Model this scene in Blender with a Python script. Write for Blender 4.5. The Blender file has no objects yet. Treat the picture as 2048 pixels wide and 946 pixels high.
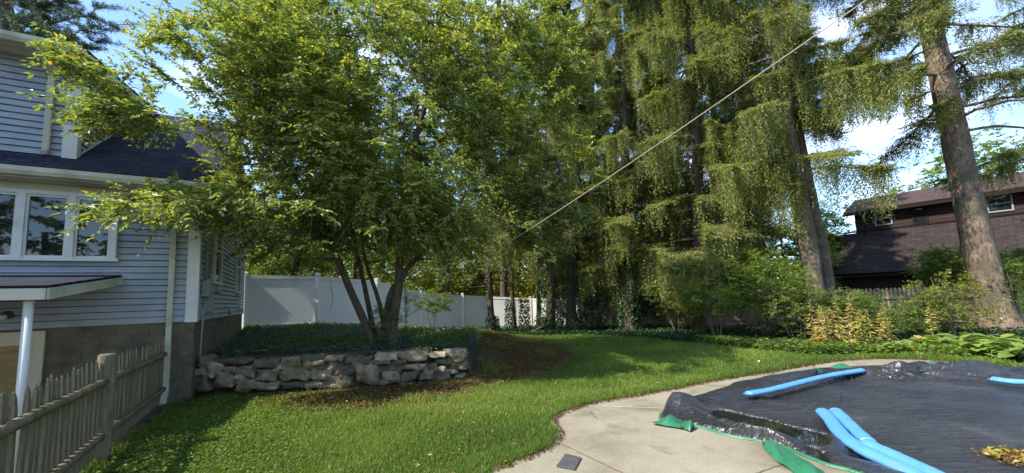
import bpy, bmesh, math, random
import numpy as np
from mathutils import Vector, Matrix, noise
random.seed(7); rng = np.random.default_rng(7)
scn = bpy.context.scene; COL = scn.collection
R = math.radians

# ---------------------------------------------------------------- camera
F = 770.0; PITCH = R(5.6); ROLL = R(-2.0); SH = 46.0/2048
cd = bpy.data.cameras.new('camera'); cam = bpy.data.objects.new('camera', cd); COL.objects.link(cam)
cd.sensor_width = 36; cd.lens = 36*F/2048; cd.shift_y = SH; cd.clip_end = 2000; cd.clip_start = 0.05
CM = Matrix.Rotation(R(90)+PITCH, 3, 'X') @ Matrix.Rotation(ROLL, 3, 'Z')
cam.matrix_world = Matrix.Translation((0, 0, 1.6)) @ CM.to_4x4()
scn.camera = cam
CMn = np.array(CM)
def ray(px, py):
    return CMn @ np.array([(px-1024)/F, (473-py)/F + SH*2048/F, -1.0])
def at(px, py, Y):
    d = ray(px, py); return np.array([0, 0, 1.6]) + d*(Y/d[1])
def gnd(px, py, z=0.0):
    d = ray(px, py); return np.array([0, 0, 1.6]) + d*((z-1.6)/d[2])
def proj(p):
    q = CMn.T @ (np.asarray(p, float)-np.array([0, 0, 1.6])); return (1024+F*q[0]/-q[2], 473+SH*2048-F*q[1]/-q[2])

# ---------------------------------------------------------------- helpers
def sstep(a, b, x):
    t = np.clip((np.asarray(x, float)-a)/(b-a), 0, 1); return t*t*(3-2*t)
def tag(o, label=None, cat=None, group=None, kind=None):
    if label: o['label'] = label
    if cat: o['category'] = cat
    if group: o['group'] = group
    if kind: o['kind'] = kind
    return o
def empty(name, loc, label, cat, group=None):
    o = bpy.data.objects.new(name, None); COL.objects.link(o); o.location = Vector(loc); o.empty_display_size = .2
    return tag(o, label, cat, group)
def wloc(p):
    v = Vector((0, 0, 0))
    while p is not None: v = v+p.location; p = p.parent
    return v
def link(name, me, mats, parent=None, origin=None):
    """link a mesh given in world coordinates; its own origin goes to `origin` (or its parent's place)"""
    o = bpy.data.objects.new(name, me); COL.objects.link(o)
    if not isinstance(mats, (list, tuple)): mats = [mats]
    for m in mats: me.materials.append(m)
    off = Vector(origin) if origin is not None else (wloc(parent) if parent else Vector((0, 0, 0)))
    if off.length > 0: me.transform(Matrix.Translation(-off))
    if parent:
        o.parent = parent
        if origin is not None: o.location = off-wloc(parent)
    elif origin is not None: o.location = off
    return o
def fast(name, V, Fc, smooth=False, tint=None, uv=None, midx=None):
    V = np.ascontiguousarray(V, np.float32); Fc = np.ascontiguousarray(Fc, np.int32)
    n, k = Fc.shape
    me = bpy.data.meshes.new(name)
    me.vertices.add(len(V)); me.vertices.foreach_set('co', V.ravel())
    me.loops.add(n*k); me.loops.foreach_set('vertex_index', Fc.ravel())
    me.polygons.add(n); me.polygons.foreach_set('loop_start', np.arange(0, n*k, k, dtype=np.int32))
    if midx is not None: me.polygons.foreach_set('material_index', np.asarray(midx, np.int32))
    me.polygons.foreach_set('use_smooth', np.full(n, bool(smooth)))
    if tint is not None:
        a = me.attributes.new('tint', 'FLOAT', 'POINT'); a.data.foreach_set('value', np.asarray(tint, np.float32))
    if uv is not None:
        l = me.uv_layers.new(name='UVMap'); l.data.foreach_set('uv', np.asarray(uv, np.float32)[Fc.ravel()].ravel())
    me.update(calc_edges=True)
    return me
class MB:
    def __init__(s): s.v = []; s.f = []; s.m = []; s.sm = []; s.uv = []
    def add(s, vs, fs, m=0, smooth=False, uv=None):
        b = len(s.v); s.v += [tuple(map(float, q)) for q in vs]
        s.uv += [tuple(map(float, q)) for q in uv] if uv is not None else [(0, 0)]*len(vs)
        for f in fs: s.f.append([b+i for i in f]); s.m.append(m); s.sm.append(smooth)
        return s
    def obox(s, o, a, b, c, m=0):
        """box from corner o with edge vectors a, b, c"""
        o, a, b, c = map(lambda q: np.asarray(q, float), (o, a, b, c))
        if np.dot(np.cross(a, b), c) < 0: a, b = b, a
        vs = [o, o+a, o+a+b, o+b, o+c, o+a+c, o+a+b+c, o+b+c]
        return s.add(vs, [(0, 3, 2, 1), (4, 5, 6, 7), (0, 1, 5, 4), (1, 2, 6, 5), (2, 3, 7, 6), (3, 0, 4, 7)], m)
    def tube(s, path, rad, n=8, m=0, cap=True, smooth=True, flat=1.0):
        P = [np.asarray(p, float) for p in path]; k = len(P)
        rad = rad if isinstance(rad, (list, tuple, np.ndarray)) else [rad]*k
        vs = []; side = None
        for i in range(k):
            t = P[min(i+1, k-1)]-P[max(i-1, 0)]; t = t/(np.linalg.norm(t)+1e-9)
            if side is None:
                side = np.cross(t, (0, 0, 1.0) if abs(t[2]) < .9 else (0, 1.0, 0))
            side = side-t*np.dot(side, t); side /= np.linalg.norm(side)+1e-9
            up = np.cross(side, t)
            for j in range(n):
                a = 2*math.pi*j/n; vs.append(P[i]+rad[i]*(side*math.cos(a)+up*math.sin(a)*flat))
        fs = [(i*n+j, i*n+(j+1) % n, (i+1)*n+(j+1) % n, (i+1)*n+j) for i in range(k-1) for j in range(n)]
        if cap: fs += [tuple(range(n-1, -1, -1)), tuple((k-1)*n+j for j in range(n))]
        return s.add(vs, fs, m, smooth)
    def extr(s, prof, o, ax, ay, az, m=0):
        """extrude 2D profile (list of (x,y) on ax, ay at o) along az"""
        o, ax, ay, az = map(lambda q: np.asarray(q, float), (o, ax, ay, az)); n = len(prof)
        vs = [o+ax*x+ay*y for x, y in prof]+[o+ax*x+ay*y+az for x, y in prof]
        fs = [(i, (i+1) % n, n+(i+1) % n, n+i) for i in range(n)]+[tuple(range(n-1, -1, -1)), tuple(range(n, 2*n))]
        return s.add(vs, fs, m)
    def build(s, name, mats, parent=None, origin=None, bevel=0):
        me = bpy.data.meshes.new(name); me.from_pydata(s.v, [], s.f)
        me.polygons.foreach_set('material_index', s.m); me.polygons.foreach_set('use_smooth', s.sm)
        l = me.uv_layers.new(name='UVMap'); li = np.zeros(len(me.loops), np.int32); me.loops.foreach_get('vertex_index', li)
        l.data.foreach_set('uv', np.array(s.uv, np.float32)[li].ravel())
        bm = bmesh.new(); bm.from_mesh(me); bmesh.ops.recalc_face_normals(bm, faces=bm.faces); bm.to_mesh(me); bm.free()
        o = link(name, me, mats, parent, origin)
        if bevel:
            b = o.modifiers.new('b', 'BEVEL'); b.width = bevel; b.segments = 2; b.limit_method = 'ANGLE'
        return o

# ---------------------------------------------------------------- materials
def newmat(name):
    m = bpy.data.materials.new(name); m.use_nodes = True; nt = m.node_tree; nt.nodes.clear()
    out = nt.nodes.new('ShaderNodeOutputMaterial'); return m, nt, out
def N(nt, t, **kw):
    n = nt.nodes.new(t)
    for k, v in kw.items():
        if k.startswith('i_'):
            key = k[2:]; n.inputs[int(key) if key.isdigit() else key].default_value = v
        else: setattr(n, k, v)
    return n
def ramp(nt, stops, interp='LINEAR'):
    r = nt.nodes.new('ShaderNodeValToRGB'); cr = r.color_ramp; cr.interpolation = interp
    while len(cr.elements) < len(stops): cr.elements.new(.5)
    for e, (p, c) in zip(cr.elements, stops): e.position = p; e.color = (*c[:3], 1)
    return r
def pmat(name, stops, scale=5, rough=.7, bump=0, bscale=None, detail=6, stretch=None, spec=.3, coord='Object', metal=0, dirt=None, coat=0):
    m, nt, out = newmat(name)
    tc = N(nt, 'ShaderNodeTexCoord'); mp = N(nt, 'ShaderNodeMapping'); L = nt.links.new
    L(tc.outputs[coord], mp.inputs[0])
    if stretch: mp.inputs['Scale'].default_value = stretch
    no = N(nt, 'ShaderNodeTexNoise'); no.inputs['Scale'].default_value = scale; no.inputs['Detail'].default_value = detail
    no.inputs['Roughness'].default_value = .62
    L(mp.outputs[0], no.inputs['Vector']); cr = ramp(nt, stops); L(no.outputs['Fac'], cr.inputs[0])
    b = N(nt, 'ShaderNodeBsdfPrincipled'); col = cr.outputs[0]
    if dirt:  # (colour, scale, lo, hi)
        n2 = N(nt, 'ShaderNodeTexNoise'); n2.inputs['Scale'].default_value = dirt[1]; n2.inputs['Detail'].default_value = 5
        L(tc.outputs[coord], n2.inputs['Vector']); r2 = ramp(nt, [(dirt[2], (0, 0, 0)), (dirt[3], (1, 1, 1))]); L(n2.outputs['Fac'], r2.inputs[0])
        mx = N(nt, 'ShaderNodeMix', data_type='RGBA'); L(r2.outputs[0], mx.inputs[0]); L(col, mx.inputs[6]); mx.inputs[7].default_value = (*dirt[0], 1); col = mx.outputs[2]
    L(col, b.inputs['Base Color']); b.inputs['Roughness'].default_value = rough
    b.inputs['Specular IOR Level'].default_value = spec; b.inputs['Metallic'].default_value = metal; b.inputs['Coat Weight'].default_value = coat
    if bump:
        n3 = N(nt, 'ShaderNodeTexNoise'); n3.inputs['Scale'].default_value = bscale or scale*2; n3.inputs['Detail'].default_value = 8
        L(mp.outputs[0], n3.inputs['Vector'])
        bp = N(nt, 'ShaderNodeBump'); bp.inputs['Strength'].default_value = bump; bp.inputs['Distance'].default_value = .02
        L(n3.outputs['Fac'], bp.inputs['Height']); L(bp.outputs[0], b.inputs['Normal'])
    L(b.outputs[0], out.inputs[0]); return m
def leafmat(name, stops, trans=.4, gloss=.06, rough=.4, nscale=0):
    m, nt, out = newmat(name); L = nt.links.new
    a = N(nt, 'ShaderNodeAttribute', attribute_name='tint'); cr = ramp(nt, stops); L(a.outputs['Fac'], cr.inputs[0])
    d = N(nt, 'ShaderNodeBsdfDiffuse'); t = N(nt, 'ShaderNodeBsdfTranslucent'); g = N(nt, 'ShaderNodeBsdfGlossy'); g.inputs['Roughness'].default_value = rough
    g.inputs['Color'].default_value = (.9, .95, .9, 1)
    hs = N(nt, 'ShaderNodeHueSaturation'); hs.inputs['Hue'].default_value = .487; hs.inputs['Saturation'].default_value = 1.1; hs.inputs['Value'].default_value = 1.5
    L(cr.outputs[0], d.inputs[0]); L(cr.outputs[0], hs.inputs['Color']); L(hs.outputs[0], t.inputs[0])
    m1 = N(nt, 'ShaderNodeMixShader'); m1.inputs[0].default_value = trans; L(d.outputs[0], m1.inputs[1]); L(t.outputs[0], m1.inputs[2])
    m2 = N(nt, 'ShaderNodeMixShader'); m2.inputs[0].default_value = gloss; L(m1.outputs[0], m2.inputs[1]); L(g.outputs[0], m2.inputs[2])
    L(m2.outputs[0], out.inputs[0]); return m
def brickmat(name, c1, c2, mortar, bw, bh, ms=.012, rough=.85, bump=.6, noisec=.5, offs=.5):
    m, nt, out = newmat(name); L = nt.links.new
    uv = N(nt, 'ShaderNodeUVMap'); br = N(nt, 'ShaderNodeTexBrick'); L(uv.outputs[0], br.inputs['Vector'])
    br.inputs['Color1'].default_value = (*c1, 1); br.inputs['Color2'].default_value = (*c2, 1); br.inputs['Mortar'].default_value = (*mortar, 1)
    br.inputs['Scale'].default_value = 1; br.inputs['Brick Width'].default_value = bw; br.inputs['Row Height'].default_value = bh
    br.inputs['Mortar Size'].default_value = ms; br.inputs['Mortar Smooth'].default_value = .3; br.offset = offs; br.inputs['Bias'].default_value = 0
    no = N(nt, 'ShaderNodeTexNoise'); no.inputs['Scale'].default_value = 3.5; no.inputs['Detail'].default_value = 9; no.inputs['Roughness'].default_value = .7
    L(uv.outputs[0], no.inputs['Vector'])
    r = ramp(nt, [(.25, (1-noisec,)*3), (.75, (1+noisec*.6,)*3)]); L(no.outputs['Fac'], r.inputs[0])
    mx = N(nt, 'ShaderNodeMix', data_type='RGBA', blend_type='MULTIPLY'); mx.inputs[0].default_value = 1; L(br.outputs[0], mx.inputs[6]); L(r.outputs[0], mx.inputs[7])
    b = N(nt, 'ShaderNodeBsdfPrincipled'); L(mx.outputs[2], b.inputs['Base Color']); b.inputs['Roughness'].default_value = rough; b.inputs['Specular IOR Level'].default_value = .25
    inv = N(nt, 'ShaderNodeMath', operation='MULTIPLY_ADD'); L(br.outputs['Fac'], inv.inputs[0]); inv.inputs[1].default_value = -1; L(no.outputs['Fac'], inv.inputs[2])
    bp = N(nt, 'ShaderNodeBump'); bp.inputs['Strength'].default_value = bump; bp.inputs['Distance'].default_value = .012; L(inv.outputs[0], bp.inputs['Height']); L(bp.outputs[0], b.inputs['Normal'])
    L(b.outputs[0], out.inputs[0]); return m

MT = {}
MT['siding'] = pmat('siding_vinyl', [(.3, (.30, .345, .385)), (.7, (.355, .40, .44))], 1.2, .5, .12, 60, stretch=(1, 1, 6), dirt=((.21, .24, .26), 1.3, .5, .78))
MT['trim'] = pmat('white_trim', [(.3, (.62, .62, .58)), (.7, (.72, .72, .69))], 3, .45, dirt=((.48, .47, .40), 2.2, .55, .85))
MT['gutter'] = pmat('cream_gutter', [(.3, (.50, .49, .38)), (.7, (.60, .58, .47))], 2, .4, dirt=((.33, .31, .22), 2.5, .5, .8))
MT['white'] = pmat('white_vinyl', [(.3, (.78, .78, .75)), (.7, (.83, .83, .81))], 1.5, .4, dirt=((.62, .63, .57), 1.3, .55, .85))
MT['shingle'] = brickmat('roof_shingle', (.017, .023, .040), (.034, .042, .068), (.008, .010, .016), .31, .14, .010, 1.0, .8, .4)
MT['brownroof'] = brickmat('brown_shingle', (.030, .022, .021), (.048, .037, .035), (.018, .013, .013), .5, .18, .012, .9, .8, .4)
MT['redroof'] = brickmat('russet_shingle', (.058, .036, .032), (.085, .053, .047), (.03, .018, .018), .5, .18, .012, .9, .8, .3)
MT['block'] = brickmat('foundation_block', (.135, .118, .08), (.155, .137, .094), (.10, .088, .06), .4, .2, .005, .85, .5, .6)
MT['clap'] = brickmat('brown_clapboard', (.045, .026, .023), (.058, .034, .03), (.015, .009, .009), 30, .16, .02, .8, .8, .3)
MT['glass'], nt, out = newmat('window_glass')
b = N(nt, 'ShaderNodeBsdfPrincipled'); b.inputs['Base Color'].default_value = (.012, .014, .014, 1); b.inputs['Roughness'].default_value = .02; b.inputs['Specular IOR Level'].default_value = .9
nt.links.new(b.outputs[0], out.inputs[0])
MT['dark'] = pmat('dark_metal', [(.3, (.05, .05, .05)), (.7, (.08, .08, .08))], 8, .5)
MT['grey'] = pmat('grey_metal', [(.3, (.24, .27, .27)), (.7, (.32, .35, .34))], 6, .5)
MT['wood'] = pmat('weathered_wood', [(.25, (.095, .075, .043)), (.5, (.20, .165, .10)), (.75, (.32, .27, .175))], 7, .85, .9, 30, stretch=(4, 4, .45), dirt=((.09, .10, .05), 3, .5, .75))
MT['tan'] = pmat('tan_fence_wood', [(.25, (.22, .165, .095)), (.55, (.36, .29, .19)), (.8, (.46, .38, .27))], 4, .85, .8, 25, stretch=(3, 3, .4), dirt=((.15, .12, .08), 1.2, .5, .75))
MT['stone'] = pmat('field_stone', [(.25, (.08, .06, .036)), (.42, (.20, .155, .095)), (.6, (.32, .26, .17)), (.8, (.48, .41, .29))], 5.5, .88, 1, 11, dirt=((.12, .13, .075), 3.2, .55, .75))
MT['stone2'] = pmat('pale_stone', [(.22, (.15, .12, .08)), (.5, (.32, .27, .19)), (.8, (.54, .47, .35))], 6.5, .85, 1, 12, dirt=((.25, .18, .10), 4.0, .55, .75))
MT['stone3'] = pmat('dark_stone', [(.22, (.055, .042, .028)), (.5, (.13, .105, .07)), (.8, (.25, .21, .145))], 6, .88, 1, 11, dirt=((.07, .085, .045), 3.0, .5, .7))
MT['bark'] = pmat('dark_bark', [(.3, (.045, .034, .025)), (.55, (.10, .075, .055)), (.8, (.18, .145, .11))], 10, .9, 1, 26, stretch=(1.6, 1.6, .45))
MT['spbark'] = pmat('spruce_bark', [(.30, (.055, .038, .028)), (.46, (.15, .108, .08)), (.6, (.23, .175, .135)), (.78, (.36, .30, .245))], 9, .9, 1, 14, stretch=(1.5, 1.5, .6), dirt=((.09, .085, .055), 1.6, .48, .66))
MT['twig'] = pmat('grey_twig', [(.3, (.10, .08, .06)), (.7, (.20, .165, .125))], 12, .9)
def concrete():
    m, nt, out = newmat('patio_concrete'); L = nt.links.new
    tc = N(nt, 'ShaderNodeTexCoord'); n1 = N(nt, 'ShaderNodeTexNoise'); n1.inputs['Scale'].default_value = .9; n1.inputs['Detail'].default_value = 9; n1.inputs['Roughness'].default_value = .6
    L(tc.outputs['Object'], n1.inputs['Vector']); r = ramp(nt, [(.3, (.18, .16, .112)), (.5, (.275, .247, .18)), (.7, (.335, .305, .23))]); L(n1.outputs['Fac'], r.inputs[0])
    n2 = N(nt, 'ShaderNodeTexNoise'); n2.inputs['Scale'].default_value = 120; n2.inputs['Detail'].default_value = 4; L(tc.outputs['Object'], n2.inputs['Vector'])
    r2 = ramp(nt, [(.3, (.6, .6, .6)), (.7, (1.2, 1.2, 1.2))]); L(n2.outputs['Fac'], r2.inputs[0])
    mx = N(nt, 'ShaderNodeMix', data_type='RGBA', blend_type='MULTIPLY'); mx.inputs[0].default_value = .8; L(r.outputs[0], mx.inputs[6]); L(r2.outputs[0], mx.inputs[7])
    n3 = N(nt, 'ShaderNodeTexNoise'); n3.inputs['Scale'].default_value = 2.7; n3.inputs['Detail'].default_value = 7; n3.inputs['Distortion'].default_value = .6; L(tc.outputs['Object'], n3.inputs['Vector'])
    r3 = ramp(nt, [(.56, (0, 0, 0)), (.68, (.55, .55, .55))]); L(n3.outputs['Fac'], r3.inputs[0])
    m3 = N(nt, 'ShaderNodeMix', data_type='RGBA'); L(r3.outputs[0], m3.inputs[0]); L(mx.outputs[2], m3.inputs[6]); m3.inputs[7].default_value = (.125, .11, .08, 1)
    b = N(nt, 'ShaderNodeBsdfPrincipled'); L(m3.outputs[2], b.inputs['Base Color']); b.inputs['Roughness'].default_value = .9; b.inputs['Specular IOR Level'].default_value = .2
    bp = N(nt, 'ShaderNodeBump'); bp.inputs['Strength'].default_value = .5; bp.inputs['Distance'].default_value = .004; L(n2.outputs['Fac'], bp.inputs['Height']); L(bp.outputs[0], b.inputs['Normal'])
    L(b.outputs[0], out.inputs[0]); return m
MT['concrete'] = concrete()
MT['soil'] = pmat('soil', [(.3, (.045, .034, .02)), (.5, (.075, .06, .034)), (.7, (.10, .08, .045))], 3, .95, 1, 30)
MT['lawnsoil'] = pmat('lawn_soil', [(.3, (.045, .055, .018)), (.5, (.07, .085, .026)), (.68, (.11, .085, .045))], 2.8, .95, 1, 40)
def tarp():
    m, nt, out = newmat('black_tarp'); L = nt.links.new; tc = N(nt, 'ShaderNodeTexCoord')
    def ns(scale, stretch=None, rot=0, det=6, dis=0):
        mp = N(nt, 'ShaderNodeMapping'); L(tc.outputs['Object'], mp.inputs[0]); mp.inputs['Scale'].default_value = stretch or (1, 1, 1); mp.inputs['Rotation'].default_value = (0, 0, rot)
        n = N(nt, 'ShaderNodeTexNoise'); n.inputs['Scale'].default_value = scale; n.inputs['Detail'].default_value = det; n.inputs['Distortion'].default_value = dis; L(mp.outputs[0], n.inputs['Vector']); return n
    c1 = ns(1.1, det=8, dis=.5); r1 = ramp(nt, [(.35, (.019, .019, .021)), (.6, (.032, .032, .035)), (.78, (.09, .085, .08))]); L(c1.outputs['Fac'], r1.inputs[0])
    c2 = ns(26, det=5); r2 = ramp(nt, [(.60, (0, 0, 0)), (.74, (1, 1, 1))]); L(c2.outputs['Fac'], r2.inputs[0]); g = ns(.9, det=3); r3 = ramp(nt, [(.5, (0, 0, 0)), (.68, (.8, .8, .8))]); L(g.outputs['Fac'], r3.inputs[0])
    mm = N(nt, 'ShaderNodeMath', operation='MULTIPLY'); L(r2.outputs[0], mm.inputs[0]); L(r3.outputs[0], mm.inputs[1])
    mx = N(nt, 'ShaderNodeMix', data_type='RGBA'); L(mm.outputs[0], mx.inputs[0]); L(r1.outputs[0], mx.inputs[6]); mx.inputs[7].default_value = (.17, .15, .12, 1)
    b = N(nt, 'ShaderNodeBsdfPrincipled'); L(mx.outputs[2], b.inputs['Base Color']); b.inputs['Specular IOR Level'].default_value = .75
    rr_ = ramp(nt, [(.3, (.20, .20, .20)), (.7, (.38, .38, .38))]); L(c1.outputs['Fac'], rr_.inputs[0]); L(rr_.outputs[0], b.inputs['Roughness'])
    prev = None
    for n, st, di in ((ns(2.2, (1, 4.5, 1), .45, 4, 1.2), 1, .08), (ns(7, (1, 2.2, 1), -.5, 4, .8), .7, .022), (ns(60, det=4), .2, .003)):
        bp = N(nt, 'ShaderNodeBump'); bp.inputs['Strength'].default_value = st; bp.inputs['Distance'].default_value = di; L(n.outputs['Fac'], bp.inputs['Height'])
        if prev: L(prev.outputs[0], bp.inputs['Normal'])
        prev = bp
    L(prev.outputs[0], b.inputs['Normal']); L(b.outputs[0], out.inputs[0]); return m
MT['tarp'] = tarp()
MT['tarpgreen'] = pmat('green_tarp', [(.3, (.02, .13, .07)), (.7, (.035, .20, .10))], 5, .4, .3, 50, spec=.5)
MT['tube'] = pmat('blue_vinyl', [(.3, (.075, .26, .56)), (.7, (.11, .33, .66))], 2, .42, .35, 14, spec=.45, dirt=((.16, .27, .42), 5, .55, .8))
MT['slate'] = pmat('slate_tile', [(.3, (.05, .05, .06)), (.7, (.09, .09, .10))], 6, .7, .3, 40)
MT['door'] = pmat('cream_door', [(.3, (.52, .48, .33)), (.7, (.62, .57, .41))], 2, .6)
MT['doorglass'] = pmat('amber_reflection', [(.3, (.24, .16, .07)), (.7, (.36, .26, .12))], 3, .7, stretch=(1, 1, 6))  # yellow-brown reflection on the door's glass, put into its colour
MT['lamp'] = pmat('opal_glass', [(.3, (.62, .60, .44)), (.7, (.75, .72, .56))], 3, .3)
MT['paper'] = pmat('white_plastic', [(.3, (.7, .72, .75)), (.7, (.85, .86, .88))], 9, .5)
MT['rope'] = pmat('pale_rope', [(.3, (.34, .30, .22)), (.7, (.48, .43, .34))], 40, .8)
MT['deadleaf'] = leafmat('dead_leaf', [(0, (.08, .045, .022)), (.5, (.17, .09, .042)), (.85, (.28, .17, .075)), (1, (.42, .34, .10))], .15, .01)
MT['joint'] = pmat('joint_grout', [(.3, (.10, .07, .045)), (.7, (.19, .13, .08))], 14, .95)
MT['jointlight'] = pmat('joint_filler', [(.3, (.40, .42, .42)), (.7, (.55, .57, .56))], 14, .9)
MT['leaf'] = leafmat('crabapple_leaf', [(0, (.07, .11, .03)), (.3, (.15, .215, .042)), (.62, (.27, .335, .052)), (.86, (.42, .43, .07)), (.96, (.42, .38, .06)), (1, (.42, .24, .06))], .48, .09, .55)
MT['maple'] = leafmat('pale_green_leaf', [(0, (.065, .115, .022)), (.5, (.16, .245, .036)), (1, (.32, .38, .055))], .45, .015, .55)
MT['yleaf'] = leafmat('yellow_leaf', [(0, (.14, .19, .03)), (.5, (.27, .29, .04)), (1, (.48, .38, .06))], .45, .04)
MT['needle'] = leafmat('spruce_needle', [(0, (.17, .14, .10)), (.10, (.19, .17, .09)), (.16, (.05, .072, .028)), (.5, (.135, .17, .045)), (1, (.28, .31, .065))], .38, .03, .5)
MT['pineneedle'] = leafmat('pine_needle', [(0, (.025, .055, .025)), (1, (.065, .11, .045))], .2, .06, .5)
MT['ivy'] = leafmat('ivy_leaf', [(0, (.016, .04, .014)), (.6, (.03, .075, .022)), (1, (.07, .13, .03))], .18, .03, .5)
MT['periwinkle'] = leafmat('groundcover_leaf', [(0, (.03, .055, .040)), (.7, (.055, .095, .062)), (1, (.10, .15, .06))], .12, .07, .45)
MT['hosta'] = leafmat('hosta_leaf', [(0, (.11, .19, .035)), (.6, (.20, .29, .05)), (.9, (.26, .30, .06)), (1, (.45, .33, .08))], .3, .08, .4)
MT['spike'] = leafmat('autumn_lily_leaf', [(0, (.11, .17, .03)), (.4, (.46, .46, .08)), (.75, (.62, .48, .13)), (1, (.55, .32, .09))], .3, .05)
MT['grass'] = leafmat('grass_blade', [(0, (.07, .13, .024)), (.5, (.135, .22, .034)), (.9, (.23, .32, .058)), (1, (.36, .31, .14))], .42, .015, .5)

# ---------------------------------------------------------------- layout frames
d1 = np.array([.873, .488, 0]); d1 /= np.linalg.norm(d1)       # along the house front, to the right
d2 = np.array([-d1[1], d1[0], 0]); nF = -d2                    # back along the side wall; front normal
Cc = np.array([-5.70, 6.92, 0.0]); UP = np.array([0, 0, 1.0])
def FP(s, z, out=0): return Cc-s*d1+out*nF+UP*z                # front wall point
def SP(t, z, out=0): return Cc+t*d2+out*d1+UP*z                # side wall point

def poly_in(x, y, poly):
    x = np.asarray(x, float); y = np.asarray(y, float); ins = np.zeros(x.shape, bool); n = len(poly); j = n-1
    for i in range(n):
        xi, yi = poly[i][:2]; xj, yj = poly[j][:2]
        c = ((yi > y) != (yj > y)) & (x < (xj-xi)*(y-yi)/((yj-yi)+1e-12)+xi); ins ^= c; j = i
    return ins
def seg_dist(x, y, pts):
    best = np.full(np.shape(x), 1e9)
    for a, b in zip(pts[:-1], pts[1:]):
        ax, ay = a[0], a[1]; dx, dy = b[0]-ax, b[1]-ay
        t = np.clip(((x-ax)*dx+(y-ay)*dy)/(dx*dx+dy*dy+1e-9), 0, 1)
        best = np.minimum(best, np.hypot(x-ax-t*dx, y-ay-t*dy))
    return best
def chaikin(P, n=2, closed=False):
    P = [np.asarray(p, float) for p in P]
    for _ in range(n):
        Q = []
        m = len(P) if closed else len(P)-1
        for i in range(m):
            a, b = P[i], P[(i+1) % len(P)]; Q += [a*.75+b*.25, a*.25+b*.75]
        P = Q if closed else [P[0]]+Q+[P[-1]]
    return P
WALLX = [-6.2, -5.7, -4.93, -3.56, -2.3, -1.5, -.98]; WALLY = [7.1, 7.15, 7.28, 7.36, 7.5, 7.72, 8.05]
def wallY(x): return np.interp(x, WALLX, WALLY)
PK = [np.array([-2.6, 1.40]), np.array([-4.53, 4.35]), np.array([-6.02, 6.75])]   # picket line
def smooth_noise(x, y, s, seed=0):
    r = np.random.default_rng(seed); out = 0
    for k in range(6):
        a = r.uniform(0, 2*math.pi); f = s*r.uniform(.6, 1.8); out = out+np.sin(x*math.cos(a)*f+y*math.sin(a)*f+r.uniform(0, 6.28)*1.0)
    return out/6
patio_px = [(985, 946), (1040, 926), (1095, 905), (1117, 882), (1112, 862), (1099, 848), (1112, 834), (1150, 819), (1230, 801), (1330, 786), (1420, 766), (1500, 754), (1560, 744), (1620, 733), (1690, 723), (1760, 720), (1840, 722), (1950, 731), (2048, 742)]
patio_edge = [gnd(*p)[:2] for p in patio_px]
patio_edge = chaikin(patio_edge, 2)
PATIO = [np.array([-.5, .4])]+[np.array([-.45, 2.2])]+patio_edge+[np.array([14., 6.2]), np.array([16, 1]), np.array([9, -4]), np.array([0, -2])]
cover_px = [(1352, 812), (1400, 797), (1480, 768), (1570, 751), (1650, 741), (1710, 737)]
COVER = [gnd(1306, 846)[:2]]+[gnd(*p)[:2] for p in cover_px]+[np.array([8.2, 7.55]), np.array([10.2, 6.9]), np.array([11.6, 4.6]), np.array([10.5, 1.6]), np.array([7.0, .3]), np.array([4.3, 1.0])]+[gnd(*p)[:2] for p in [(1668, 946), (1600, 915), (1540, 894), (1470, 884), (1405, 862), (1372, 853)]]
COVER = chaikin(COVER, 2, True)
CCEN = np.mean(COVER, axis=0)
POOL = [CCEN+(p-CCEN)*.925 for p in COVER]
def Hh(x, y):
    x = np.asarray(x, float); y = np.asarray(y, float)
    wy = wallY(x)
    soft = sstep(-1.3, .3, x)
    front = sstep(wy+.12-soft*.5, wy+.34+soft*2.2, y)
    T = .60+.05*sstep(-3, -6, x)+.2*sstep(-3.5, -8, x)*sstep(8, 13, y)
    side = 1-sstep(-2.0, .9, x-.10*(y-8))
    back = 1-sstep(13.5, 19.5, y+.35*(x+5))
    z = T*front*np.maximum(side, 0)*back
    z = z-.15*sstep(13, 20, y)
    # the lower yard on the house side of the picket fence
    dx, dy = PK[2]-PK[1]; sd = ((x-PK[1][0])*dy-(y-PK[1][1])*dx)/math.hypot(dx, dy)
    frontside = (x-Cc[0])*nF[0]+(y-Cc[1])*nF[1]
    z = z-.72*sstep(-.05, -.8, sd)*sstep(-.6, -.1, frontside)
    z = z+.025*smooth_noise(x, y, .9, 3)*sstep(0, 1, np.hypot(x, y)-2)
    if np.ndim(x): 
        ip = poly_in(x, y, PATIO); z = np.where(ip, np.minimum(z, -.02)*0-.03, z)
        z = np.where(poly_in(x, y, POOL), -.6, z)
        z = np.where(seg_dist(x, y, PATIO)*1.0 < .25, np.minimum(z, .0)*.3-.012, z)
    z = z+.0*x
    far = np.hypot(x, y)
    return z+6*sstep(60, 300, far)
def H1(x, y): return float(Hh(np.array([x]), np.array([y]))[0])

# ---------------------------------------------------------------- ground
def axis(a, b, fa, fb, step, big):
    mid = list(np.arange(fa, fb, step)); lo = []; v = fa; s = step
    while v > a: s = min(s*1.35, big); v -= s; lo.append(v)
    hi = []; v = mid[-1]; s = step
    while v < b: s = min(s*1.35, big); v += s; hi.append(v)
    return np.array(lo[::-1]+mid+hi)
gx = axis(-400, 400, -12, 14, .11, 40); gy = axis(-400, 500, 1.5, 22, .11, 40)
GX, GY = np.meshgrid(gx, gy); GZ = Hh(GX.ravel(), GY.ravel())
V = np.stack([GX.ravel(), GY.ravel(), GZ], 1); nx, ny = len(gx), len(gy)
I = (np.arange(ny-1)[:, None]*nx+np.arange(nx-1)[None, :]).ravel()
Fq = np.stack([I, I+1, I+nx+1, I+nx], 1)
cx = V[Fq].mean(1)
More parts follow.
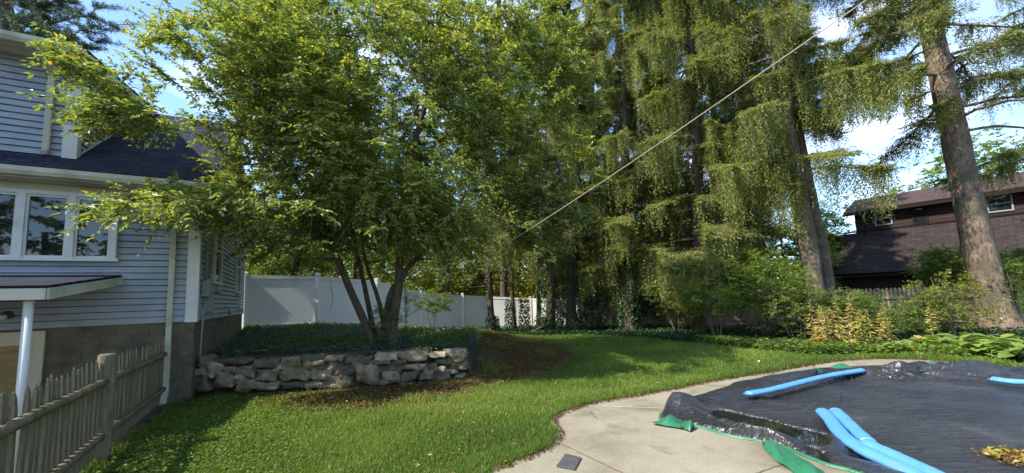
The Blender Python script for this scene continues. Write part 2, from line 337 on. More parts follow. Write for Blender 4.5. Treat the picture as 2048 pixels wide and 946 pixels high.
# lawn / bed split
lawn_far = [gnd(*p)[:2] for p in [(905, 668), (1000, 667), (1150, 668), (1300, 678), (1400, 690), (1480, 697), (1560, 706), (1620, 712), (1700, 713), (1840, 716), (2048, 734)]]
LAWN = [np.array([-3.6, 2.0]), np.array([-4.6, 4.3]), np.array([-5.75, 6.55]), np.array([-5.5, 7.1]), np.array([-3.5, 7.3]), np.array([-2.2, 7.45]), np.array([-.7, 8.3]), np.array([-.9, 10.0])]+lawn_far+[np.array([14, 6.0]), np.array([10, 5]), np.array([3, 3]), np.array([0, 0])]
inl = poly_in(cx[:, 0], cx[:, 1], LAWN)
link('ground', fast('ground', V, Fq, True, midx=np.where(inl, 1, 0)), [MT['soil'], MT['lawnsoil']]); tag(bpy.data.objects['ground'], kind='structure')

# patio slab: top surface with a pool opening, and a short edge
def ring_sheet(name, outer, inner, z, mat, edge=.08):
    bm = bmesh.new()
    def loop(P):
        vs = [bm.verts.new((p[0], p[1], z)) for p in P]; es = [bm.edges.new((vs[i], vs[(i+1) % len(vs)])) for i in range(len(vs))]; return es
    es = loop(outer); e2 = loop(inner) if inner is not None else []
    bmesh.ops.triangle_fill(bm, edges=es+e2, use_beauty=True)
    r = bmesh.ops.extrude_face_region(bm, geom=list(bm.faces))
    for v in [g for g in r['geom'] if isinstance(g, bmesh.types.BMVert)]: v.co.z += 0
    for v in [v for v in bm.verts if v not in set(g for g in r['geom'] if isinstance(g, bmesh.types.BMVert))]: v.co.z -= edge
    bmesh.ops.recalc_face_normals(bm, faces=bm.faces)
    me = bpy.data.meshes.new(name); bm.to_mesh(me); bm.free(); return link(name, me, mat)
def wiggle(P, amp, step=.08):
    out = []
    for a, b in zip(P, P[1:]+P[:1]):
        L_ = np.linalg.norm(b-a); k = max(1, int(L_/step))
        for i in range(k):
            q = a+(b-a)*i/k; out.append(q+rng.normal(0, amp, 2))
    return out
tag(ring_sheet('patio', wiggle(PATIO, .008), [CCEN+(p-CCEN)*.93 for p in COVER][::-1], .03, MT['concrete'], .12), kind='structure')
mb = MB()
def joint(p, q, w, m):
    a, b = gnd(*p, .03), gnd(*q, .03); k = 24; d = b-a; d /= np.linalg.norm(d); s = np.array([-d[1], d[0], 0])
    vs = []; ph = rng.uniform(0, 6)
    for i in range(k+1):
        c = a+(b-a)*i/k+s*.004*math.sin(i*1.1+ph); ww = w*rng.uniform(.5, 1.2)
        vs += [c-s*ww+UP*.004, c+s*ww+UP*.004]
    mb.add(vs, [(2*i, 2*i+2, 2*i+3, 2*i+1) for i in range(k)], m)
joint((1118, 886), (1252, 950), .006, 0); joint((1205, 812), (1356, 818), .009, 1); joint((1490, 955), (1568, 928), .006, 0); joint((1395, 769), (1480, 775), .007, 0)
tag(mb.build('patio_joints', [MT['joint'], MT['jointlight']]), kind='structure')

# ---------------------------------------------------------------- vegetation helpers
def unit(v): return v/(np.linalg.norm(v, axis=-1, keepdims=True)+1e-9)
def leaf_mesh(name, P, D, Nn, Ln, Wd, tint, fold=.18, six=False):
    """P base (n,3), D long axis, Nn normal, lengths and widths (n,)"""
    n = len(P); D = unit(D); S = unit(np.cross(D, Nn)); U = np.cross(S, D)
    Ln = np.broadcast_to(Ln, (n,))[:, None]; Wd = np.broadcast_to(Wd, (n,))[:, None]
    if not six:
        v = np.stack([P, P+D*Ln*.45+S*Wd*.5+U*Wd*fold, P+D*Ln-U*Ln*.12, P+D*Ln*.45-S*Wd*.5+U*Wd*fold], 1).reshape(-1, 3)
        f = np.arange(4*n).reshape(n, 4); t = np.repeat(tint, 4)
    else:
        v = np.stack([P, P+D*Ln*.3+S*Wd*.5+U*Wd*fold, P+D*Ln*.7+S*Wd*.38+U*Wd*fold*.6-U*Ln*.05, P+D*Ln-U*Ln*.16, P+D*Ln*.7-S*Wd*.38+U*Wd*fold*.6-U*Ln*.05, P+D*Ln*.3-S*Wd*.5+U*Wd*fold, P+D*Ln*.55], 1).reshape(-1, 3)
        b = (np.arange(n)*7)[:, None]
        f = np.concatenate([b+np.array([[0, 1, 2, 6]]), b+np.array([[6, 2, 3, 3]])*1], 0) if False else None
        q = np.array([[0, 1, 2, 6], [0, 6, 4, 5]]); tr = np.array([[6, 2, 3, 4]])
        f = np.concatenate([(b[:, :, None]+q[None]).reshape(-1, 4), (b[:, :, None]+tr[None]).reshape(-1, 4)], 0); t = np.repeat(tint, 7)
    return fast(name, v, f, False, t)
def segs_mesh(name, A, B, ra, rb, n=5):
    A = np.asarray(A); B = np.asarray(B); k = len(A); T = unit(B-A)
    ref = np.where(np.abs(T[:, 2:3]) < .9, np.array([[0, 0, 1.0]]), np.array([[1.0, 0, 0]]))
    S = unit(np.cross(T, ref)); U = np.cross(S, T)
    ang = np.arange(n)*2*math.pi/n; c = np.cos(ang)[None, :, None]; s = np.sin(ang)[None, :, None]
    ring = S[:, None]*c+U[:, None]*s
    va = A[:, None]+ring*np.asarray(ra)[:, None, None]; vb = B[:, None]+ring*np.asarray(rb)[:, None, None]
    v = np.concatenate([va, vb], 1).reshape(-1, 3)
    j = np.arange(n); q = np.stack([j, (j+1) % n, n+(j+1) % n, n+j], 1)
    f = ((np.arange(k)*2*n)[:, None, None]+q[None]).reshape(-1, 4)
    return fast(name, v, f, True)
def rand_dirs(n, r=rng):
    v = r.normal(0, 1, (n, 3)); return unit(v)
def sample_ell(ells, M, reject=None, shell=.35, seed=1):
    """points inside a union of ellipsoids, more of them near the outside; (c, r, weight)"""
    r = np.random.default_rng(seed); w = np.array([e[2] for e in ells], float); w /= w.sum(); out = []
    while sum(map(len, out)) < M:
        k = M*2; idx = r.choice(len(ells), k, p=w)
        c = np.array([e[0] for e in ells])[idx]; ra = np.array([e[1] for e in ells])[idx]
        d = rand_dirs(k, r); rad = r.uniform(shell, 1, (k, 1))**(.5); rad *= 1+.22*np.sin(d[:, :1]*7+idx[:, None])*np.sin(d[:, 1:2]*6+2)*np.sin(d[:, 2:3]*8+1)
        p = c+d*ra*rad
        g = smooth_noise(p[:, 0]*1.0+p[:, 2]*.7, p[:, 1]+p[:, 2]*.9, 2.1, seed+5)
        ok = g > -.22
        if reject is not None: ok &= ~reject(p)
        out.append(p[ok])
    return np.concatenate(out)[:M]
def grow(stems, targets, tip=.004, expo=2.3, sag=.04, step=.4, seed=2):
    """connect every target to the nearest wood already grown; stems: list of (points, r0, r1)"""
    r = np.random.default_rng(seed); nmax = sum(len(s[0]) for s in stems)*6+len(targets)*8+10
    P = np.zeros((nmax, 3)); par = np.full(nmax, -1); rad0 = np.zeros(nmax); n = 0
    for pts, r0, r1 in stems:
        pts = [np.asarray(p, float) for p in chaikin(pts, 2)]; k = len(pts)
        for i, p in enumerate(pts):
            P[n] = p; par[n] = n-1 if i else -1; rad0[n] = r0+(r1-r0)*i/(k-1); n += 1
    ns = n
    d = np.min(np.linalg.norm(targets[:, None]-P[None, :ns], axis=2), axis=1); order = np.argsort(d)
    tipn = np.zeros(len(targets), int)
    for ti in order:
        t = targets[ti]; dv = P[:n]-t; dist = np.linalg.norm(dv, axis=1)+np.maximum(0, P[:n, 2]-t[2])*.5
        a = int(np.argmin(dist)); L_ = np.linalg.norm(P[a]-t); k = max(1, int(L_/step)); prev = a
        for i in range(1, k+1):
            f = i/k; q = P[a]*(1-f)+t*f
            if i < k: q = q+r.normal(0, .06, 3)*min(1, L_)+UP*sag*math.sin(f*math.pi)*L_
            P[n] = q; par[n] = prev; prev = n; n += 1
            if n >= nmax-2: break
        tipn[ti] = prev
        if n >= nmax-2: break
    acc = np.zeros(n); kids = np.zeros(n); 
    for i in range(n-1, -1, -1):
        if kids[i] == 0: acc[i] += tip**expo
        if par[i] >= 0: acc[par[i]] += acc[i]; kids[par[i]] += 1
    rad = acc**(1/expo); rad[:ns] = rad0[:ns]
    lim = rad.copy()
    for i in range(ns, n):
        if rad[i] > rad[par[i]]*.85: rad[i] = rad[par[i]]*.85
    idx = np.where(par[:n] >= 0)[0]
    return P[:n], par[:n], rad[:n], idx, tipn
def wood_mesh(name, P, par, rad, idx, n=6):
    return segs_mesh(name, P[par[idx]], P[idx], rad[par[idx]]*np.where(rad[par[idx]] > rad[idx]*1.8, .6, 1), rad[idx], n)
def sprays(T, centre, per, nl, length, seed=3, droop=.25, up=.15):
    """twigs at target points and leaf bases along them"""
    r = np.random.default_rng(seed); n = len(T)*per; B = np.repeat(T, per, 0)
    out = unit(B-centre)*np.array([1, 1, .5]); D = unit(out*.8+rand_dirs(n, r)*np.array([1, 1, .6])+UP*up)
    Lg = r.uniform(.6, 1.25, n)*length
    k = np.arange(nl); f = (k+.6)/nl
    f = f[None]+r.uniform(-.04, .04, (n, nl))
    Pb = B[:, None]+D[:, None]*(Lg[:, None]*f)[..., None]-UP*(droop*Lg[:, None]*f**2)[..., None]
    S = unit(np.cross(D, UP)); sgn = np.where(k % 2 == 0, 1, -1)[None, :, None]
    LD = D[:, None]*.6+S[:, None]*sgn*.8+r.normal(0, .28, (n, nl, 3))-UP*.25
    Nn = UP+r.normal(0, .42, (n, nl, 3))
    tip = B+D*Lg[:, None]-UP*(droop*Lg)[:, None]
    return Pb.reshape(-1, 3), unit(LD.reshape(-1, 3)), unit(Nn.reshape(-1, 3)), B, tip
def broadleaf(name, label, cat, base, stems, ells, M, per=4, nl=12, tl=.35, lsize=.065, mat='leaf', bark='bark', group=None, seed=1, reject=None, shell=.3, tb=(.0, 1), six=False, tip=.004, up=.15, sidesn=6, yellow=None, trunkname='trunk', crownname='crown'):
    root = empty(name, base, label, cat, group)
    T = sample_ell(ells, M, reject, shell, seed)
    P, par, rad, idx, tn = grow(stems, T, tip=tip, seed=seed)
    cen = np.array(np.mean([e[0] for e in ells], axis=0))-UP*.8
    Pb, LD, Nn, A, B = sprays(T, cen, per, nl, tl, seed, up=up)
    if reject is not None:
        ok = ~reject(Pb); Pb, LD, Nn = Pb[ok], LD[ok], Nn[ok]
    r = np.random.default_rng(seed+9)
    w = link(trunkname, wood_mesh(name+'_wood', P, par, rad, idx, sidesn), MT[bark], root)
    nL = len(Pb); g = smooth_noise(Pb[:, 0]+Pb[:, 2], Pb[:, 1]-Pb[:, 2]*.6, 1.6, seed)
    ti = np.clip(tb[0]+(tb[1]-tb[0])*(.42+.35*g+r.normal(0, .17, nL)), 0, .93)
    if yellow is not None: ti = np.where(r.uniform(0, 1, nL) < yellow, r.uniform(.9, 1, nL), ti)
    sz = lsize*r.uniform(.6, 1.25, nL)
    c = link(crownname, leaf_mesh(name+'_leaves', Pb, LD, Nn, sz, sz*r.uniform(.45, .62, nL), ti, six=six), MT[mat], root)
    tw = segs_mesh(name+'_twigs', A, B, np.full(len(A), tip*.9), np.full(len(A), tip*.35), 3)
    link('twigs', tw, MT['twig'] if bark != 'bark' else MT[bark], c)
    return root

def spruce(name, label, path, r0, r1, z0, z1, Lmax, seed, n_limbs=60, strands=40, dens=1.0, hang=(.3, 1.0), spr=(.105, .024), group='spruces', bottomL=.9, bare=0, lit=.0, azb=None, mat='needle', flare=1.5, cat='tree', drop=.12):
    """trunk path given as world points; drooping limbs carrying hanging strands of needles"""
    r = np.random.default_rng(seed)
    pts = chaikin(path, 2); root = empty(name, pts[0], label, cat, group)
    pz = np.array([p[2] for p in pts]); PX = np.array(pts)
    def onaxis(z): return np.array([np.interp(z, pz, PX[:, 0]), np.interp(z, pz, PX[:, 1]), z])
    # trunk with a root flare and uneven cross-section
    zs = np.linspace(pz[0]-.15, pz[-1], 46); nn = 18; vs = []; k = len(zs); zb = pz[0]
    for z in zs:
        c = onaxis(max(z, pz[0])); c[2] = z; f = (z-zb)/(pz[-1]-zb); rr = r0+(r1-r0)*f+r0*(flare-1)*math.exp(-(max(z-zb, 0))/.28)
        for j in range(nn):
            a = 2*math.pi*j/nn; rr2 = rr*(1+.05*math.sin(3*a+z*.7)+.03*math.sin(7*a+z*2.1)+r.normal(0, .028)+.14*(flare-1)*math.sin(5*a+seed)*math.exp(-(max(z-zb, 0))/.25))
            vs.append(c+np.array([math.cos(a)*rr2, math.sin(a)*rr2, 0]))
    fs = [(i*nn+j, i*nn+(j+1) % nn, (i+1)*nn+(j+1) % nn, (i+1)*nn+j) for i in range(k-1) for j in range(nn)]
    trunk = link('trunk', fast(name+'_trunk', np.array(vs), np.array(fs), True), MT['spbark' if seed < 604 else 'bark'], root)
    A = []; B = []; ra = []; rb = []; SO = []; SD = []; FL = []
    for i in range(n_limbs):
        z = z0+(z1-z0)*((i+r.uniform(0, .8))/n_limbs); f = (z-z0)/(z1-z0)
        Lb = Lmax*(bottomL+(1-bottomL)*min(1, f*4))*(1-.62*f)*r.uniform(.6, 1.1)
        hl = r.lognormal(0, .38); Lb *= r.choice([.55, .85, 1, 1.1]); az = r.uniform(0, 2*math.pi) if azb is None else r.normal(azb, 1.1); h = np.array([math.cos(az), math.sin(az), 0]); c = onaxis(z)
        prev = c; K = 10; bend = r.normal(0, .25); rl = .018+.012*Lb; P_ = []
        for q in range(1, K+1):
            t = q/K; hh = h*math.cos(bend*t)+np.cross(UP, h)*math.sin(bend*t)
            p = c+hh*Lb*t+UP*(Lb*(.16*t-(.52+drop)*t*t+.26*t**3)); p = p+r.normal(0, .02, 3)
            A.append(prev); B.append(p); ra.append(rl*(1-.85*(q-1)/K)); rb.append(rl*(1-.85*t)); P_.append(p); prev = p
            if i >= bare and q > 2:
                for w in range(5): SO.append(prev+r.normal(0, .07, 3)); SD.append(r.uniform(.1, .35))
        P_ = np.array(P_); S = np.cross(UP, h)
        if i < bare: continue
        ns = int(strands*2.5*Lb/Lmax*dens)+4
        for q in range(ns):
            t = r.uniform(.12, 1)**.8; x = t*(K-1); i0 = min(int(x), K-2); p = P_[i0]*(1-(x-i0))+P_[i0+1]*(x-i0)
            sd = r.choice([-1, 1]); ll = r.uniform(.1, .95)*(1.15-t*.55)*min(1, Lb/3.0)
            e = p+(S*sd*.8+h*.6)*ll-UP*ll*r.uniform(-.05, .45)+r.normal(0, .03, 3); FL.append((p, e))
            A.append(p); B.append(e); ra.append(.006); rb.append(.003)
            nh = r.integers(3, 6)
            for w in range(nh):
                g = (w+r.uniform(.3, 1))/nh; o = p+(e-p)*min(g, 1); SO.append(o); SD.append(r.uniform(*hang)*(.6+.6*(1-abs(t-.5)))*hl*r.choice([.2, .35, .6, .8, 1.15]))
    SO = np.array(SO); SD = np.minimum(np.array(SD), hang[1]*1.15); gn = smooth_noise(SO[:, 0]+SO[:, 2]*.5, SO[:, 1]-SO[:, 2]*.8, 2.4, seed)+.6*smooth_noise(SO[:, 0]*1.2-SO[:, 2], SO[:, 1]+SO[:, 2]*.4, 4.5, seed+1)+r.normal(0, .06, len(SO)); kp = gn > -.13; SO = SO[kp]; SD = SD[kp]*(1+.5*gn[kp]); m = len(SO)
    limbs = link('limbs', segs_mesh(name+'_limbs', A, B, ra, rb, 5), MT['twig'], trunk)
    # strands: each a slightly swaying string of needle sprigs
    step = spr[0]*.55; kmax = int(hang[1]*1.2/step)+1; kk = np.arange(kmax)[None]*step; ok = kk < SD[:, None]
    sway = r.normal(0, .10, (m, 1, 2)); pos = np.repeat(SO[:, None], kmax, 1).copy(); pos[..., 2] -= kk; pos[..., :2] += sway*kk[..., None]
    pos = pos+r.normal(0, .012, pos.shape)
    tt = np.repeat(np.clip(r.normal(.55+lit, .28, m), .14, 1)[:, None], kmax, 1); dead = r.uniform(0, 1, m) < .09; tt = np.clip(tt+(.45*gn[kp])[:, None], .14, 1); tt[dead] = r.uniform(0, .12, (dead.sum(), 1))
    Pp = pos[ok]; t_ = np.clip(tt[ok]+r.normal(0, .06, ok.sum()), 0, 1); q = len(Pp)
    Dd = unit(np.stack([r.normal(0, .62, q), r.normal(0, .62, q), r.uniform(-1.3, -.1, q)], 1)); Nn = rand_dirs(q, r)
    Ls = spr[0]*r.uniform(.55, 1.5, q); Ws = spr[1]*r.uniform(.6, 1.5, q)
    # flat sprays of sprigs along the side branchlets
    fa = np.array([a for a, b_ in FL]); fb = np.array([b_ for a, b_ in FL]); u = unit(fb-fa); sdv = unit(np.cross(u, UP)); ks = 14; f = (np.arange(ks)+.5)/ks*1.1
    fp_ = (fa[:, None]+(fb-fa)[:, None]*f[None, :, None]).reshape(-1, 3)+r.normal(0, .012, (len(fa)*ks, 3)); sg = np.tile(np.where(np.arange(ks) % 2, 1, -1), len(fa))[:, None]
    fd = unit(np.repeat(u, ks, 0)*.8+np.repeat(sdv, ks, 0)*sg*.8+np.array([0, 0, -.25])+r.normal(0, .25, fp_.shape)); q2 = len(fp_)
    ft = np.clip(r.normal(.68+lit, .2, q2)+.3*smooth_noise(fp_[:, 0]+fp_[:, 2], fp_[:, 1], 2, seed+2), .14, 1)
    Pp = np.concatenate([Pp, fp_]); Dd = np.concatenate([Dd, fd]); Nn = np.concatenate([Nn, UP+r.normal(0, .3, (q2, 3))]); Ls = np.concatenate([Ls, spr[0]*r.uniform(.8, 1.7, q2)]); Ws = np.concatenate([Ws, spr[1]*r.uniform(.9, 1.8, q2)]); t_ = np.concatenate([t_, ft])
    crown = link('needles', leaf_mesh(name+'_needles', Pp, Dd, Nn, Ls, Ws, t_, fold=.1), MT[mat], root)
    return root

# ================================================================ HOUSE
house = empty('house', FP(0, .62), 'blue-grey clapboard house with cream gutters, dark shingle roof and a dormer', 'house')
def siding(mb, PF, sa, sb, z0, z1, course=.108, lip=.030):
    z = z0
    while z < z1-1e-3:
        zt = min(z+course, z1); a0, b0, a1, b1 = sa(z), sb(z), sa(zt), sb(zt)
        if b0-a0 > .02:
            if b1-a1 < .0: a1 = b1 = (a1+b1)/2
            o0 = lip; o1 = .006
            zg = zt-.010; mb.add([PF(a0, z, o0), PF(b0, z, o0), PF(b1, zg, o1), PF(a1, zg, o1), PF(a0, z, -.035), PF(b0, z, -.035), PF(b1, zg, -.035), PF(a1, zg, -.035)], [(0, 1, 2, 3), (4, 5, 1, 0), (3, 2, 6, 7)])
        z = zt
def pbox(mb, PF, s0, s1, z0, z1, o0, o1, m=0):
    o = PF(s0, z0, o0); mb.obox(o, PF(s1, z0, o0)-o, PF(s0, z1, o0)-o, PF(s0, z0, o1)-o, m)
ZE = 3.80; ZR = 6.42; SLO = (ZR-ZE)/(3.4+.38); SW = 12.0; DEP = 6.8
def roofz(t): return ZE+(t+.38)*SLO if t < 3.4 else ZR-(t-3.4)*SLO
c_ = lambda v: (lambda z: v)
front = MB(); siding(front, FP, c_(0.0), c_(SW), 1.375, 3.83); front.build('front_siding', MT['siding'], house)
side = MB()
def tb0(z): return max(0.0, (z-3.98)/SLO) if z > 3.98 else 0.0
siding(side, SP, lambda z: tb0(z), lambda z: DEP-tb0(z), 1.375, 6.3); side.build('side_siding', MT['siding'], house)
core = MB(); core.obox(FP(0.0, -.9, -.001), -d1*SW, d2*DEP, UP*(3.9+.9)); 
core.v = [tuple(np.array(v)-d1*.05+d2*.05) for v in core.v]
core.build('wall_core', MT['dark'], house)
fnd = MB()
def uvwall(mb, PF, s0, s1, z0, z1, out, m=0):
    mb.add([PF(s0, z0, out), PF(s1, z0, out), PF(s1, z1, out), PF(s0, z1, out)], [(0, 1, 2, 3)], m, uv=[(s0, z0), (s1, z0), (s1, z1), (s0, z1)])
uvwall(fnd, FP, -.005, 1.80, -1.0, 1.37, .006); uvwall(fnd, FP, 2.95, SW, -1.0, 1.37, .006); uvwall(fnd, FP, 1.80, 2.95, 1.335, 1.37, .006); uvwall(fnd, SP, -.006, DEP, -1.0, 1.37, .005)
fnd.build('foundation', MT['block'], house)
# corner boards
cbd = MB(); pbox(cbd, FP, -.046, .125, 1.36, 3.79, .018, .046); pbox(cbd, SP, -.017, .085, 1.36, 3.9, .018, .044); cbd.build('corner_board', MT['trim'], house); cbd = MB()
pbox(cbd, SP, DEP-.1, DEP+.02, 1.36, 3.9, .018, .044); cbd.build('corner_board', MT['trim'], house)
# main roof
def roofsheet(mb, p00, p10, p11, p01, th=.05, m=0, uo=(0, 0)):
    p00, p10, p11, p01 = map(np.asarray, (p00, p10, p11, p01)); w = np.linalg.norm(p10-p00); h = np.linalg.norm(p01-p00); w2 = np.linalg.norm(p11-p01)
    nn = np.cross(p10-p00, p01-p00); nn /= np.linalg.norm(nn); nn *= 1 if nn[2] > 0 else -1
    e = (p10-p00)/w; u0 = np.dot(p01-p00, e); hh = math.sqrt(max(h*h-u0*u0, 1e-6)); u1 = np.dot(p11-p00, e)
    uv = [(uo[0], uo[1]), (uo[0]+w, uo[1]), (uo[0]+u1, uo[1]+hh), (uo[0]+u0, uo[1]+hh)]
    vs = [p00, p10, p11, p01]+[q-nn*th for q in (p00, p10, p11, p01)]
    mb.add(vs, [(0, 1, 2, 3), (7, 6, 5, 4), (0, 4, 5, 1), (1, 5, 6, 2), (2, 6, 7, 3), (3, 7, 4, 0)], m, uv=uv+uv)
rf = MB()
def RP(s, t): return Cc-s*d1+t*d2+UP*(roofz(t)+.03)     # a point on the roof surface, t = distance behind the front wall
roofsheet(rf, RP(-.17, -.38), RP(SW, -.38), RP(SW, 3.4), RP(-.17, 3.4))
roofsheet(rf, RP(SW, DEP+.38), RP(-.17, DEP+.38), RP(-.17, 3.4), RP(SW, 3.4))
roof = rf.build('roof', MT['shingle'], house)
# rake boards and soffits
rk = MB()
for (ta, tb_) in ((-.38, 3.4), (DEP+.38, 3.4)):
    a = Cc+.165*d1+ta*d2+UP*(roofz(ta)-.03); b_ = Cc+.165*d1+tb_*d2+UP*(roofz(tb_)-.03)
    rk.obox(a, b_-a, -d1*.02, -UP*.15); rk.obox(a-d1*.02-UP*.13, b_-a, -d1*.15, -UP*.012)
rk.build('rake_board', MT['trim'], house)
gprof = [(0, 0), (0, .105), (.012, .12), (.012, .012), (.085, .012), (.11, .06), (.108, .12), (.128, .12), (.125, .055), (.095, -.0)]
def gutter(parent, s0, s1, z, out, base=FP):
    g = MB(); o = base(s0, z, out); g.extr(gprof, o, nF, UP, base(s1, z, out)-o)
    return g.build('gutter', MT['gutter'], parent)
gutter(house, -.19, SW, ZE-.13, .37)
sf = MB(); pbox(sf, FP, -.16, SW, ZE-.15, ZE-.135, .02, .37); pbox(sf, FP, -.16, SW, ZE-.135, ZE-.0, .352, .369)
for i in range(60): pbox(sf, FP, -.1+i*.2, -.094+i*.2, ZE-.156, ZE-.15, .04, .36)
pbox(sf, FP, 0, SW, ZE-.27, ZE-.152, .02, .036)
sf.build('soffit', MT['gutter'], house)
# dormer
dor = MB(); DS = 1.69; DF = .10; ZB = 4.05; ZD = 5.90; DSL = (6.50-ZD)/(3.5+.28)
def DP(s, z, out=0): return FP(s, z, out-DF)
siding(dor, DP, c_(DS), c_(SW), ZB, ZD-.06)
def DSP(t, z, out=0): return Cc-DS*d1+(t+DF)*d2+out*d1+UP*z
siding(dor, DSP, c_(0.0), lambda z: 3.3 , ZB, ZD+.5)
dor = MB()
siding(dor, DP, c_(DS), c_(SW), ZB, ZD-.06)
def dtop(t): return ZD+(t+.38)*DSL
z = ZB
while z < ZD+.55:
    zt = z+.108; tmax = (z+.02-ZE)/SLO-.38-DF; tmin = max(0, (zt-ZD)/DSL-.38-.0)
    if tmax > tmin: zg = zt-.010; dor.add([DSP(tmin, z, .028), DSP(tmax+.05, z, .028), DSP(tmax+.1, zg, .006), DSP(tmin, zg, .006), DSP(tmin, z, -.035), DSP(tmax, z, -.035), DSP(tmax+.1, zg, -.035), DSP(tmin, zg, -.035)], [(0, 1, 2, 3), (4, 5, 1, 0), (3, 2, 6, 7)])
    z = zt
dcore = MB(); dcore.obox(FP(DS+.05, ZB-.3, -DF-.045), -d1*9, d2*1.6, UP*(ZD-.12-ZB+.3)); 
dormer = dor.build('dormer', MT['siding'], house)
dcore.build('dormer_core', MT['dark'], dormer)
dr = MB()
def DRP(s, t): return Cc-s*d1+t*d2+UP*(dtop(t-.0)+.02)
roofsheet(dr, DRP(DS-.16, -.28), DRP(SW, -.28), DRP(SW, 3.45), DRP(DS-.16, 3.45)); dr.build('dormer_roof', MT['shingle'], dormer)
dt = MB(); a = DRP(DS-.155, -.28)-UP*.05; b_ = DRP(DS-.155, 3.4)-UP*.05
dt.obox(a, b_-a, -d1*.02, -UP*.15); dt.obox(a-UP*.13-d1*.02, b_-a, -d1*.14, -UP*.012)
pbox(dt, DP, DS-.046, DS+.13, ZB-.02, ZD-.08, .018, .046); pbox(dt, DSP, -.017, .09, ZB-.02, ZD-.05, .018, .044)
for k in range(24):   # step flashing strip where the dormer cheek meets the shingles
    t0 = k*.13-DF+.06; 
    if t0 > 2.9: break
    dt.obox(DSP(t0, roofz(t0+DF)+.035, .02), d2*.14+UP*.14*SLO, d1*.012, UP*.03)
dt.build('dormer_trim', MT['trim'], dormer)
gutter(dormer, DS-.18, SW, ZD-.13, .27)
ds_ = MB(); pbox(ds_, FP, DS-.14, SW, ZD-.15, ZD-.135, -.08, .27); pbox(ds_, FP, DS-.14, SW, ZD-.135, ZD-.01, .252, .269)
for i in range(50): pbox(ds_, FP, DS+i*.2, DS+.006+i*.2, ZD-.156, ZD-.15, -.06, .26)
ds_.build('soffit', MT['gutter'], dormer)
def downspout(parent, pts, w=.075, d=.055, name='downspout'):
    g = MB()
    for a, b_ in zip(pts[:-1], pts[1:]):
        a = np.asarray(a); b_ = np.asarray(b_); e = b_-a; v = e/np.linalg.norm(e); up = np.cross(v, d1); up /= np.linalg.norm(up)
        g.obox(a-d1*w/2-up*d/2-v*.006, d1*w, up*d, e+v*.012)
        for k in (-.3, 0, .3):
            s_ = 1 if np.dot(up, nF) > 0 else -1
            g.obox(a+d1*(k*w-.003)+up*s_*(d/2), d1*.006, up*s_*.004, e)
    for f in (.25, .8):
        p = np.asarray(pts[2])*(1-f)+np.asarray(pts[3])*f; g.obox(p-d1*(w/2+.012)-nF*(d/2+.002), d1*(w+.024), nF*(d+.006), UP*.025)
    return g.build(name, MT['gutter'], parent)
downspout(house, [FP(.33, ZE-.12, .42), FP(.33, ZE-.2, .42), FP(.33, ZE-.42, .055), FP(.33, .22, .055), FP(.33, .04, .20)])
downspout(dormer, [FP(DS+.30, ZD-.12, .32), FP(DS+.30, ZD-.19, .32), FP(DS+.30, ZD-.40, -.045), FP(DS+.30, ZB+.16, -.045), FP(DS+.30, ZB+.12, .02)])
# front window: a wide picture window with four lights
wn = MB(); S0, S1, W0, W1 = 1.05, 3.25, 2.47, 3.47
pbox(wn, FP, S0, S0+.085, W0, W1, .015, .095); pbox(wn, FP, S1-.085, S1, W0, W1, .015, .095); pbox(wn, FP, S0-.03, S1+.03, W0-.05, W0, .015, .10)
pbox(wn, FP, S0-.02, S1+.02, W1, W1+.06, .015, .09)
PW = (S1-S0)/4
for i in range(1, 4): pbox(wn, FP, S0+PW*i-.045, S0+PW*i+.045, W0, W1, .015, .09)
for i in range(4):
    a, b_ = S0+PW*i+(.085 if i == 0 else .045), S0+PW*(i+1)-(.085 if i == 3 else .045)
    pbox(wn, FP, a, a+.03, W0, W1, .012, .06); pbox(wn, FP, b_-.03, b_, W0, W1, .012, .06); pbox(wn, FP, a+.03, b_-.03, W0, W0+.035, .012, .06); pbox(wn, FP, a+.03, b_-.03, W1-.035, W1, .012, .06)
win = wn.build('window', MT['trim'], house)
for i in range(4):
    g = MB(); a, b_ = S0+PW*i+.07, S0+PW*(i+1)-.07; pbox(g, FP, a, b_, W0+.03, W1-.03, .033, .038); g.build('pane', MT['glass'], win)
for (ta, tb_, za, zb_) in ((1.35, 2.25, 2.15, 3.55), (4.75, 5.7, 2.05, 3.5)):
    g = MB(); fw = .09
    pbox(g, SP, ta, ta+fw, za, zb_, .015, .07); pbox(g, SP, tb_-fw, tb_, za, zb_, .015, .07); pbox(g, SP, ta-.02, tb_+.02, za-.05, za, .015, .09); pbox(g, SP, ta-.02, tb_+.02, zb_, zb_+.08, .015, .08)
    pbox(g, SP, ta+fw, tb_-fw, (za+zb_)/2-.02, (za+zb_)/2+.02, .015, .055)
    w_ = g.build('window', MT['trim'], house); g = MB(); pbox(g, SP, ta+.05, tb_-.05, za+.01, zb_-.01, .033, .038); g.build('pane', MT['glass'], w_)
